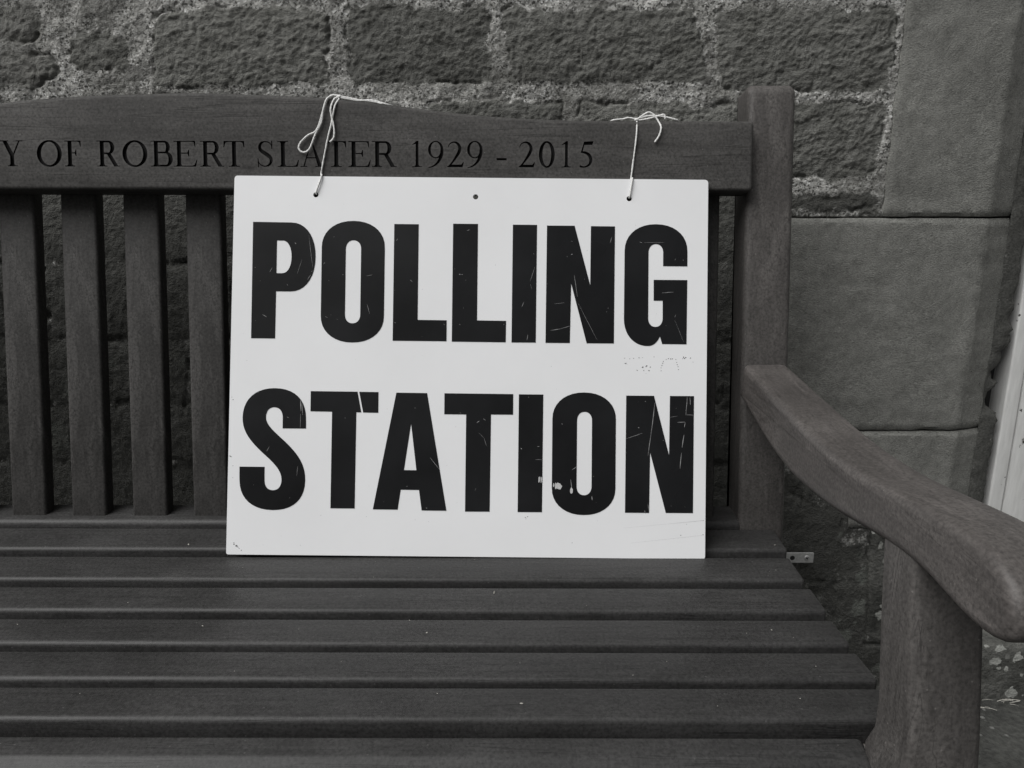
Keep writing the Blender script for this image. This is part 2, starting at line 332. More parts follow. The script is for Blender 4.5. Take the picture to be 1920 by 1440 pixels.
def ashlar(name, lo, hi, bscale=420, bd=.0022):
    m, nt, b = new_mat(name)
    tc = nd(nt, 'ShaderNodeTexCoord'); v = tc.outputs['Object']
    vr = mapping(nt, v, (1, 1, 1.9), rot=(0, R(32), 0))
    n1 = noise(nt, v, 7, 5, .6); n2 = noise(nt, vr, bscale, 4, .65); n3 = noise(nt, v, 95, 5, .65)
    a = mixc(nt, ramp(nt, n1, [(.3, 0.), (.72, 1.)]), (lo, lo, lo*.93), (hi, hi, hi*.93))
    a = mixc(nt, 1., a, ramp(nt, n2, [(.30, .60), (.5, 1.), (.72, 1.36)]), 'MULTIPLY')
    a = mixc(nt, 1., a, ramp(nt, n3, [(.3, .82), (.7, 1.18)]), 'MULTIPLY')
    vo = nd(nt, 'ShaderNodeTexVoronoi', feature='F1'); vo.inputs['Scale'].default_value = 90
    nt.links.new(v, vo.inputs['Vector'])
    sep = nd(nt, 'ShaderNodeSeparateColor'); nt.links.new(vo.outputs['Color'], sep.inputs[0])
    dt = mth(nt, 'MULTIPLY', ramp(nt, vo.outputs['Distance'], [(.10, 1.), (.16, 0.)]), ramp(nt, sep.outputs[0], [(.9, 0.), (.93, .8)]))
    a = mixc(nt, dt, a, (.32, .32, .30))
    dt2 = mth(nt, 'MULTIPLY', ramp(nt, vo.outputs['Distance'], [(.10, 1.), (.16, 0.)]), ramp(nt, sep.outputs[1], [(.93, 0.), (.95, .8)]))
    a = mixc(nt, dt2, a, (.025, .025, .023))
    nt.links.new(a, b.inputs['Base Color']); b.inputs['Roughness'].default_value = .9
    b.inputs['Specular IOR Level'].default_value = .2
    bump(nt, b, mth(nt, 'ADD', n2, mth(nt, 'MULTIPLY', n3, .8)), .8, bd)
    return m
ASHLAR = ashlar('dressed_sandstone', .165, .255, 380, .0030)
CEMENT = ashlar('cement_render', .105, .135, 160, .002)

def ground_mat():
    m, nt, b = new_mat('gravel_and_moss')
    tc = nd(nt, 'ShaderNodeTexCoord'); v = tc.outputs['Object']
    n1 = noise(nt, v, 9, 6, .65); n2 = noise(nt, v, 110, 5, .65)
    vo = nd(nt, 'ShaderNodeTexVoronoi', feature='F1'); vo.inputs['Scale'].default_value = 70
    nt.links.new(v, vo.inputs['Vector'])
    sep = nd(nt, 'ShaderNodeSeparateColor'); nt.links.new(vo.outputs['Color'], sep.inputs[0])
    a = mixc(nt, ramp(nt, n1, [(.35, 0.), (.65, 1.)]), (.03, .031, .028), (.075, .076, .07))
    a = mixc(nt, 1., a, ramp(nt, n2, [(.3, .6), (.7, 1.4)]), 'MULTIPLY')
    pb = mth(nt, 'MULTIPLY', ramp(nt, vo.outputs['Distance'], [(.22, 1.), (.34, 0.)]), ramp(nt, sep.outputs[0], [(.88, 0.), (.9, .8)]))
    a = mixc(nt, pb, a, (.22, .22, .21))
    nt.links.new(a, b.inputs['Base Color']); b.inputs['Roughness'].default_value = .95
    bump(nt, b, mth(nt, 'ADD', n2, mth(nt, 'MULTIPLY', pb, .6)), 1., .006)
    return m
GROUND = ground_mat()
def lichen_stone():
    m, nt, b = new_mat('lichen_stone')
    tc = nd(nt, 'ShaderNodeTexCoord'); v = tc.outputs['Object']
    n1 = noise(nt, v, 14, 6, .65); n2 = noise(nt, v, 130, 5, .65)
    a = mixc(nt, ramp(nt, n1, [(.38, 0.), (.62, 1.)]), (.045, .046, .041), (.13, .13, .12))
    a = mixc(nt, 1., a, ramp(nt, n2, [(.3, .65), (.7, 1.35)]), 'MULTIPLY')
    for sc, th, k in ((34, .62, .85), (75, .74, .8)):
        wv = nd(nt, 'ShaderNodeVectorMath', operation='ADD')
        nz = nd(nt, 'ShaderNodeTexNoise'); nz.inputs['Scale'].default_value = 90; nt.links.new(v, nz.inputs['Vector'])
        sc_ = nd(nt, 'ShaderNodeVectorMath', operation='SCALE'); sc_.inputs['Scale'].default_value = .014
        nt.links.new(nz.outputs['Color'], sc_.inputs[0]); nt.links.new(v, wv.inputs[0]); nt.links.new(sc_.outputs[0], wv.inputs[1])
        vo = nd(nt, 'ShaderNodeTexVoronoi', feature='F1'); vo.inputs['Scale'].default_value = sc
        nt.links.new(wv.outputs[0], vo.inputs['Vector'])
        sep = nd(nt, 'ShaderNodeSeparateColor'); nt.links.new(vo.outputs['Color'], sep.inputs[0])
        sp = mth(nt, 'MULTIPLY', ramp(nt, vo.outputs['Distance'], [(.30, 1.), (.36, 0.)]), ramp(nt, sep.outputs[0], [(th, 0.), (th+.03, k)]))
        a = mixc(nt, sp, a, (.38, .385, .36))
    nt.links.new(a, b.inputs['Base Color']); b.inputs['Roughness'].default_value = .95
    bump(nt, b, mth(nt, 'ADD', n2, n1), 1., .005)
    return m
LICHEN = lichen_stone()

# ------------------------------------------------------------------ ground
def build_ground():
    g = np.concatenate([[-80, -30, -12, -6], np.arange(-3, 3.01, .1), [6, 12, 30, 80]])
    V = []; 
    for y in g:
        for x in g: V.append((x, y, .004*math.sin(x*3.1)*math.cos(y*2.3) if abs(x) < 3 and abs(y) < 3 else 0))
    n = len(g)
    F = [(j*n+i, j*n+i+1, (j+1)*n+i+1, (j+1)*n+i) for j in range(n-1) for i in range(n-1)]
    tag(mesh_obj('ground', V, F, GROUND, smooth=60), kind='structure')
build_ground()

# ------------------------------------------------------------------ the stone building
WY = 1.19
house = tag(empty('stone_building'), 'rubble stone building behind the bench with dressed door jamb and flaking white door frame', 'building')

def axis_lines():
    xs = np.concatenate([np.arange(-3.2, -1.9, .03), np.arange(-1.9, -.84, .008), np.arange(-.84, .80, .0021), np.arange(.80, .935, .0045), np.arange(.94, 3.4, .04)])
    zs = np.concatenate([np.arange(-.03, .80, .0042), np.arange(.80, 1.17, .0021), np.arange(1.17, 1.62, .008), np.arange(1.62, 2.7, .03)])
    return xs, zs
STONES = [  # quads TL, TR, BR, BL seen in the picture (x, z)
 [(-.785,1.112),(-.668,1.115),(-.684,1.068),(-.785,1.065)], [(-.640,1.078),(-.556,1.082),(-.557,1.030),(-.642,1.036)],
 [(-.79,1.052),(-.662,1.052),(-.656,1.020),(-.795,.990)],
 [(-.512,1.110),(-.266,1.115),(-.265,1.012),(-.522,1.008)], [(-.237,1.115),(-.033,1.114),(-.031,1.019),(-.239,1.011)],
 [(-.014,1.116),(.261,1.114),(.279,1.016),(-.003,1.015)], [(.288,1.111),(.549,1.115),(.549,1.007),(.303,1.004)],
 [(-.131,.988),(.068,.989),(.069,.884),(-.144,.884)], [(.097,.989),(.341,.986),(.349,.881),(.099,.884)],
 [(.388,.986),(.547,.988),(.540,.885),(.384,.881)], [(.30,.860),(.547,.856),(.545,.838),(.30,.834)],
 [(-.42,.985),(-.17,.985),(-.18,.884),(-.42,.884)], [(-.66,.972),(-.45,.975),(-.45,.884),(-.66,.882)], [(-.80,.968),(-.69,.972),(-.69,.884),(-.8,.884)],
 [(.44,.385),(.553,.333),(.545,.222),(.44,.212)], [(.560,.278),(.588,.280),(.588,.232),(.559,.230)],
 [(.549,.214),(.700,.214),(.700,.056),(.556,.056)], [(.60,.305),(.74,.312),(.74,.228),(.60,.232)],
 [(.72,.20),(.79,.20),(.79,.06),(.72,.06)],
 [(.800,.104),(1.4,.104),(1.4,.016),(.806,.016)],
]
def auto_rows():
    q = []; rr = random.Random(5)
    def row(z0, z1, xa, xb, wmin=.16, wmax=.30, g=.013):
        x = xa
        while x < xb-.05:
            w = min(rr.uniform(wmin, wmax), xb-x)
            j = lambda: rr.uniform(-.006, .006)*(g/.013 if g < .01 else 1)
            q.append([(x+g+j(), z1-g+j()), (x+w-g+j(), z1-g+j()), (x+w-g+j(), z0+g+j()), (x+g+j(), z0+g+j())]); x += w
    for z0, z1 in ((.755,.874),(.635,.755),(.53,.635),(.43,.53),(.305,.43),(.20,.305)): row(z0, z1, -3.1, .372, .2, .36, .002)
    for z0, z1 in ((.09,.20),(-.03,.09)): row(z0, z1, -3.1, .54)
    for z0, z1 in ((.87,.998),(.998,1.124)): row(z0, z1, -3.1, -.81)
    z = 1.124
    while z < 2.6:
        h = rr.uniform(.10, .15); row(z, z+h, -3.1, .55); row(z, z+h, 2.05, 3.3); z += h
    z = -.03
    while z < 1.1:
        h = rr.uniform(.10, .15); row(z, z+h, 2.05, 3.3); z += h
    return q
def build_wall():
    xs, zs = axis_lines(); X, Z = np.meshgrid(xs, zs)
    far = (X < -1.9) | (X > .94) | (Z > 1.62)
    wx = X+np.where(far, 0, 1)*.006*fbm(X*24, Z*24, 3, 5)+.0022*perlin(X*120, Z*120, 8)
    wz = Z+.006*fbm(X*24, Z*24, 3, 31)+.0022*perlin(X*120, Z*120, 12)
    cover = np.full(X.shape, -1.); off = np.zeros(X.shape); tone = np.full(X.shape, .5); tool = np.zeros(X.shape)
    for k, qd in enumerate(STONES+auto_rows()):
        c = np.mean(qd, axis=0); x0 = min(p[0] for p in qd)-.04; x1 = max(p[0] for p in qd)+.04
        z0 = min(p[1] for p in qd)-.04; z1 = max(p[1] for p in qd)+.04
        ia, ib = np.searchsorted(xs, (x0, x1)); ja, jb = np.searchsorted(zs, (z0, z1))
        if ib <= ia or jb <= ja: continue
        sx = wx[ja:jb, ia:ib]; sz = wz[ja:jb, ia:ib]
        d = np.full(sx.shape, 1e9)
        for (ax, az), (bx, bz) in zip(qd, qd[1:]+qd[:1]):
            ex, ez = bx-ax, bz-az; L = math.hypot(ex, ez)
            s = ((sx-ax)*ez-(sz-az)*ex)/L
            if ((c[0]-ax)*ez-(c[1]-az)*ex) < 0: s = -s
            d = -np.log(np.exp(-np.clip(d, -1, .3)*220)+np.exp(-np.clip(s, -.3, .3)*220))/220   # soft min rounds corners
        m = d > cover[ja:jb, ia:ib]
        rs = random.Random(k*7+3)
        cover[ja:jb, ia:ib] = np.where(m, d, cover[ja:jb, ia:ib])
        off[ja:jb, ia:ib] = np.where(m, rs.uniform(-.0015, .0025), off[ja:jb, ia:ib])
        tone[ja:jb, ia:ib] = np.where(m, rs.uniform(.3, .7)*(.12 if c[1] < .86 else 1), tone[ja:jb, ia:ib])  # stones below the top rail painted darker, standing in for the bench's shade
        tool[ja:jb, ia:ib] = np.where(m, rs.uniform(0, 1), tool[ja:jb, ia:ib])
    s = sstep(-.006, .006, cover+.004*fbm(X*70, Z*70, 3, 66))
    # rock face: strata tilted, ridged
    u = X*math.cos(.35)+Z*math.sin(.35); w = -X*math.sin(.35)+Z*math.cos(.35)
    rid = 1-np.abs(fbm(u*17+.5*fbm(X*9, Z*9, 2, 77), w*27, 4, 3, .5))*1.7
    rock = .0016*(rid-.6)+.0017*fbm(X*46, Z*56, 5, 40, .62)+.0014*fbm(u*100, w*200, 3, 47, .65)+.0011*perlin(X*210, Z*210, 90)+.0009*perlin(X*390, Z*390, 91)
    fine = sstep(-.90, -.84, X)*sstep(1.20, 1.165, Z)*(X < .94)         # dense part of the grid
    mid = sstep(-1.95, -1.85, X)*sstep(1.66, 1.60, Z)*(X < .94)
    calm = .0030*fbm(X*30, Z*36, 2, 40)*mid+.0012*fbm(X*9, Z*9, 2, 41)
    rock = rock*fine+calm*(1-fine)
    rock = rock*(.82-.42*sstep(.90, .84, Z))
    tm = sstep(.0, .4, perlin(X*13, Z*16, 60)+.25*(tool-.5))
    strokes = sstep(.35, .75, perlin(X*150, Z*18, 61))*fine
    rock = rock-.0022*tm*strokes
    pillow = .0018*sstep(0, .03, cover)
    stone = .001+off+rock+pillow
    mort = .0005+.0026*fbm(X*32, Z*32, 4, 15)+(.0009*perlin(X*190, Z*190, 21)+.0010*perlin(X*330, Z*330, 22))*fine
    h = mort*(1-s)+stone*s
    # undercut shadow line where the stone meets the bed below
    crack = np.exp(-(cover/.0022)**2)*sstep(.05, .45, fbm(X*14, Z*30, 3, 99))
    h = h-.005*crack
    # keep the courses behind the dressed door jamb well inside it
    inj = sstep(.559, .565, X)*sstep(2.035, 2.028, X)*(Z > .487)*(Z < 2.36)
    h = np.where(inj > 0, h*(1-inj)-.012*inj, h)
    inb = np.maximum(sstep(.378, .384, X)*(X < .8), (X > 1.8)*sstep(2.215, 2.207, X))*(Z > .488)*(Z < .824)+np.maximum(sstep(.563, .57, X)*(X < .8), (X > 1.8)*sstep(2.03, 2.02, X))*(Z > .318)*(Z <= .488)+np.maximum(sstep(.61, .617, X)*(X < .8), (X > 1.8)*sstep(1.98, 1.975, X))*(Z > .10)*(Z <= .318)
    inb = np.clip(inb, 0, 1)
    h = np.where(inb > 0, h*(1-inb)-.012*inb, h)
    # lichen rosettes low down, mortar smeared over the stones at the left
    lich = np.zeros(X.shape)
    for k in range(70):
        lx, lz = rng.uniform(.54, .92), rng.uniform(.0, .36)
        r = rng.choice([.003, .004, .006, .010, .014])
        lich = np.maximum(lich, sstep(r, r*.75, np.hypot(X-lx, Z-lz)*(1+.3*perlin(X*150, Z*150, k))))
    for k in range(40):
        lx, lz = rng.uniform(-.8, .30), rng.uniform(.43, .62); r = rng.choice([.006, .010, .02, .03])
        lich = np.maximum(lich, .45*sstep(r, r*.7, np.hypot(X-lx, Z-lz)*(1+.3*perlin(X*100, Z*100, k))))
    low = sstep(.90, .84, Z)  # mask of the wall below the rail, where shade is put into the colour
    smear = sstep(-.50, -.60, X)*sstep(-.05, .35, fbm(X*12, Z*12, 4, 55))*.9+.45*sstep(.25, .7, fbm(X*9, Z*14, 4, 56))
    smear = smear*(1-.85*low)
    h = h+.002*smear*(1-s*.5)
    # door opening
    keep_x = (X < .79) | (X > 1.80); keep = (keep_x | (Z > 2.12) | (Z < .112)) & ~((X > .705) & (X < 1.885) & (Z > .105) & (Z < 2.3))
    ny, nx = X.shape
    V = np.stack([X, WY-h, Z], -1).reshape(-1, 3)
    idx = np.arange(ny*nx).reshape(ny, nx)
    f = np.stack([idx[:-1, :-1], idx[:-1, 1:], idx[1:, 1:], idx[1:, :-1]], -1)
    kf = keep[:-1, :-1] & keep[:-1, 1:] & keep[1:, 1:] & keep[1:, :-1]
    f = f[kf]
    me = bpy.data.meshes.new('wall')
    me.vertices.add(len(V)); me.vertices.foreach_set('co', V.astype(np.float32).ravel())
    me.loops.add(f.size); me.loops.foreach_set('vertex_index', f.astype(np.int32).ravel())
    me.polygons.add(len(f)); me.polygons.foreach_set('loop_start', np.arange(0, f.size, 4, dtype=np.int32))
    me.polygons.foreach_set('use_smooth', np.ones(len(f), dtype=bool))
    me.update(calc_edges=True); me.validate()
    for nm, arr in (('mortar', (1-s)*(1-.45*low)*(1-.45*sstep(.46, .40, Z)*(X < .70))), ('tone', tone), ('lichen', lich), ('smear', np.clip(smear, 0, 1)), ('strokes', tm*strokes*s*(1-low))):  # mortar dulled below the rail and again below the seat: painted shade
        a = me.attributes.new(nm, 'FLOAT', 'POINT'); a.data.foreach_set('value', arr.astype(np.float32).ravel())
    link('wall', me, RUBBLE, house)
build_wall()

def block(name, x0l, x0h, z0, z1, mat, mirror=None):
    """one dressed jamb stone: slightly bowed left edge, 45 degree chamfer beside the opening"""
    xr, ch, yf, yb = .7245, .041, 1.1845, 1.34
    nz, nxx = max(6, int((z1-z0)/.006)), 46
    V = []; F = []
    rows = []
    for j in range(nz+1):
        z = z0+(z1-z0)*j/nz; t = j/nz; x0 = x0l+(x0h-x0l)*t
        e = min(z-z0, z1-z); er = .004*(1-min(1, e/.005))**2
        prof = [(x0, yb), (x0, yf+.008), (x0+.0025, yf+.0025), (x0+.008, yf)]
        for i in range(1, nxx): prof.append((x0+.008+(xr-.006-x0-.008)*i/nxx, yf))
        prof += [(xr-.004, yf+.0005), (xr, yf+.003), (xr+ch*.5, yf+.003+ch*.22), (xr+ch, yf+.003+ch*.44), (xr+ch, yb)]
        rows.append([(x, y+er, z) for x, y in prof])
    A = np.array(rows)
    dx = .0010*fbm(A[..., 0]*30, A[..., 2]*30, 4, 7)+.0014*fbm(A[..., 0]*6, A[..., 2]*6, 2, 9)
    A[..., 1] -= dx; A[..., 0] += .001*fbm(A[..., 2]*40, A[..., 1]*40, 3, 4)
    A[0, :, 2] += .0012*fbm(A[0, :, 0]*40, A[0, :, 0]*0+z0*9, 3, 2); A[-1, :, 2] += .0012*fbm(A[-1, :, 0]*40, A[-1, :, 0]*0+z1*9, 3, 2)
    if mirror is not None: A[..., 0] = mirror-A[..., 0]
    n = A.shape[1]
    V = A.reshape(-1, 3)
    F = [(j*n+i, j*n+i+1, (j+1)*n+i+1, (j+1)*n+i) for j in range(nz) for i in range(n-1)]
    F += [tuple(range(n-1, -1, -1)), tuple(nz*n+i for i in range(n))]
    o = mesh_obj(name, V, F, mat, house); recalc(o.data)
    for p in o.data.polygons: p.use_smooth = True
    o.data.set_sharp_from_angle(angle=R(35))
    return o
for mir in (None, 2.59):
    block('jamb_stone', .5575, .5575, .8262, 1.31, ASHLAR, mir)
    block('jamb_stone', .376, .380, .4892, .8232, ASHLAR, mir)
    block('jamb_stone', .560, .560, .318, .4862, ASHLAR, mir)
    block('jamb_stone', .61, .60, .10, .314, LICHEN, mir)  # darker stone paints in the shade down here; the lichen spots are real
    block('jamb_stone', .40, .40, 1.315, 1.66, ASHLAR, mir)
    block('jamb_stone', .557, .557, 1.665, 2.12, ASHLAR, mir)
def lintel():
    rprism('lintel', fillet([(1.181, 2.123), (1.34, 2.123), (1.34, 2.36), (1.181, 2.36)], .006), lambda p, q, s: (s, p, q), .50, 2.09, .005, ASHLAR, house)
    rprism('doorstep', fillet([(1.172, -.02), (1.45, -.02), (1.45, .110), (1.172, .110)], .012), lambda p, q, s: (s, p, q), .80, 1.79, .01, LICHEN, house)
lintel()
def cement_fillet():
    """ragged mortar pointing between the chamfer and the timber frame, broken away in places"""
    n = 300; z = np.linspace(.11, 2.11, n)
    xr = .812+.004*fbm(z*14, z*0, 3, 3)+.003*fbm(z*60, z*0+2, 3, 6)
    def bite(zc, w, d): return d*np.exp(-((z-zc)/w)**4)
    xr = xr-bite(.668, .012, .006)-bite(.700, .006, .004)-bite(.603, .02, .007)-bite(.572, .013, .024)-bite(.532, .022, .028)+bite(.625, .010, .006)
    xr += .004*perlin(z*170, z*0, 9)*sstep(.48, .5, z)*sstep(.73, .71, z)
    xr = np.minimum(xr, .8175)
    cols = 8; V = []; F = []
    for j in range(n):
        xl = .7635
        for i in range(cols+1):
            t = i/cols; x = xl+(xr[j]-xl)*t
            y = 1.2040+.0285*t-.0028*math.sin(math.pi*t)-.0016*float(fbm(np.array(x*50), np.array(z[j]*50), 3, 8))
            if i == cols: y += .0035
            V.append((x, y, z[j]))
        V.append((xr[j]+.0005, 1.262, z[j]))
    c = cols+2
    F = [(j*c+i, j*c+i+1, (j+1)*c+i+1, (j+1)*c+i) for j in range(n-1) for i in range(c-1)]
    mesh_obj('mortar_fillet', V, F, CEMENT, house, smooth=50)
    V2 = [(2.59-a, b, c_) for a, b, c_ in V]
    mesh_obj('mortar_fillet', V2, [tuple(reversed(f)) for f in F], CEMENT, house, smooth=50)
cement_fillet()
fr = empty('door_frame'); fr.parent = house
def board(name, x0, x1, y0, y1, z0, z1, mat, parent, r=.003):
    return rprism(name, fillet([(x0, y0), (x1, y0), (x1, y1), (x0, y1)], r), lambda p, q, s: (p, q, s), z0, z1, r*.8, mat, parent, nseg=3)
board('frame_post', .8215, .8462, 1.2345, 1.33, .112, 2.108, PAINT, fr)
board('frame_post', 1.7438, 1.7685, 1.2345, 1.33, .112, 2.108, PAINT, fr)
board('inner_stop', .8500, .9000, 1.2395, 1.33, .112, 2.085, PAINT, fr)
board('inner_stop', 1.690, 1.7418, 1.2395, 1.33, .112, 2.085, PAINT, fr)
rprism('frame_head', fillet([(1.2345, 2.0855), (1.33, 2.0855), (1.33, 2.118), (1.2345, 2.118)], .003), lambda p, q, s: (s, p, q), .8475, 1.7425, .002, PAINT, fr, nseg=3)
door = empty('door'); door.parent = house
board('door_panel', .9025, 1.6875, 1.285, 1.325, .118, 2.08, PAINT, door)
for k in range(3):
    rprism('door_rail', fillet([(1.278, .14+k*.85), (1.2845, .14+k*.85), (1.2845, .26+k*.85), (1.278, .26+k*.85)], .002), lambda p, q, s: (s, p, q), .91, 1.68, .002, PAINT, door, nseg=2)
# near-black boards that paint the shade seen through the broken pointing
board('gap_shade_board', .770, .8185, 1.268, 1.33, .112, 2.10, DARK, house)
board('gap_shade_board', 1.7715, 1.82, 1.268, 1.33, .112, 2.10, DARK, house)

# ------------------------------------------------------------------ the bench
bench = tag(empty('memorial_bench'), 'dark stained wooden memorial bench with engraved arched top rail and slatted seat', 'bench')
CX = -.40                                  # the bench is symmetrical about this x
mx = lambda x: 2*CX-x
REC = R(10); sr, cr = math.sin(REC), math.cos(REC)
RY0, RZ0 = .9965, .877                     # front plane of the top rail
def railp(x, n, h): return (x, RY0+h*sr+n*cr, RZ0+h*cr-n*sr)
XYZ = lambda p, q, s: (s, p, q)            # (y, z) profile pushed along x

# top rail, front carved with the inscription
TOP = [(-.4, .9808), (-.373, .9803), (-.2935, .9778), (-.227, .9742), (-.1738, .9694), (-.1206, .9627), (-.0607, .9560), (-.0007, .9513), (.03, .9498), (.066, .9487), (.126, .9481), (.3015, .9479)]
TX = np.array([a for a, b in TOP]); TZ = np.array([b for a, b in TOP])
def top_h(x):
    x = abs(x-CX)+CX
    # smooth interpolation (Catmull-Rom through the measured arch)
    i = int(np.clip(np.searchsorted(TX, x)-1, 0, len(TX)-2))
    p0 = TZ[max(i-1, 0)] if i > 0 else TZ[1]; p1, p2 = TZ[i], TZ[i+1]; p3 = TZ[min(i+2, len(TZ)-1)]
    xa = TX[i-1] if i > 0 else 2*TX[0]-TX[1]; xb = TX[min(i+2, len(TX)-1)]+(0 if i+2 < len(TX) else .1)
    h = TX[i+1]-TX[i]; t = (x-TX[i])/h
    m1 = (p2-p0)/(TX[i+1]-xa)*h; m2 = (p3-p1)/(xb-TX[i])*h
    z = (2*t**3-3*t*t+1)*p1+(t**3-2*t*t+t)*m1+(-2*t**3+3*t*t)*p2+(t**3-t*t)*m2
    return (z-RZ0)/cr
HB = (.8628-RZ0)/cr
def build_top_rail():
    xs = [(.3015-.004*(1-math.cos(a)), .004*(1-math.sin(a))) for a in np.linspace(0, math.pi/2, 4)]
    xr = [(x, d) for x, d in xs]
    inner = np.linspace(.296, mx(.296), 150)
    stations = xr+[(x, 0) for x in inner]+[(mx(x), d) for x, d in reversed(xr)]
    V, F = [], []; N = None
    for x, d in stations:
        ht = top_h(min(max(x, mx(.3015)), .3015))
        sec = fillet([(0+d, HB+d), (.044-d, HB+d), (.044-d, ht-d), (0+d, ht-d)], [.0045, .004, .005, .0055], 4)
        N = len(sec); V += [railp(x, n, h) for n, h in sec]
    S = len(stations)
    for i in range(S-1):
        for j in range(N):
            k = (j+1) % N; F.append((i*N+j, i*N+k, (i+1)*N+k, (i+1)*N+j))
    F += [tuple(range(N)), tuple((S-1)*N+j for j in reversed(range(N)))]
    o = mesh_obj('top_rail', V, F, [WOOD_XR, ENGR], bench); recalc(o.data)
    return o
rail = build_top_rail()

# --- roman capitals for the carving; unit = cap height, each glyph is a list of polygons
T, t_ = .162, .074
def rect(x0, y0, x1, y1): return [(x0, y0), (x1, y0), (x1, y1), (x0, y1)]
def serif(x0, x1, y, up=1, s=.035, stem=None):
    out = [rect(x0, y, x1, y+up*s)]
    if stem:  # bracket
        a, b = stem; k = .06
        out.append([(a-k*.8, y+up*s*.9), (b+k*.8, y+up*s*.9), (b, y+up*(s+k)), (a, y+up*(s+k))])
    return out
def ring(cx, cy, ro, so, ri, si, a0, a1, n=22, dx=0):
    """arc band: outer radii ro (x) so (y), inner radii ri, si"""
    P = []; Q = []
    for k in range(n+1):
        a = R(a0+(a1-a0)*k/n)
        P.append((cx+ro*math.cos(a), cy+so*math.sin(a))); Q.append((cx+dx+ri*math.cos(a), cy+si*math.sin(a)))
    if abs(a1-a0) > 350:      # a full ring is cut as two halves that overlap
        return ring(cx, cy, ro, so, ri, si, 82, 278, n//2, dx)+ring(cx, cy, ro, so, ri, si, -98, 98, n//2, dx)
    return [P+Q[::-1]]
def smoothline(P, n=4):
    out = []
    for i in range(len(P)-1):
        a, b, c, d = P[max(i-1, 0)], P[i], P[i+1], P[min(i+2, len(P)-1)]
        for k in range(n):
            t = k/n
            out.append(tuple(.5*((2*b[j])+(c[j]-a[j])*t+(2*a[j]-5*b[j]+4*c[j]-d[j])*t*t+(3*b[j]-a[j]-3*c[j]+d[j])*t**3) for j in (0, 1)))
    out.append(P[-1]); return out
def bar(p, q, w):  # slanted stroke with horizontal ends, w = horizontal width
    return [(p[0]-w/2, p[1]), (p[0]+w/2, p[1]), (q[0]+w/2, q[1]), (q[0]-w/2, q[1])]
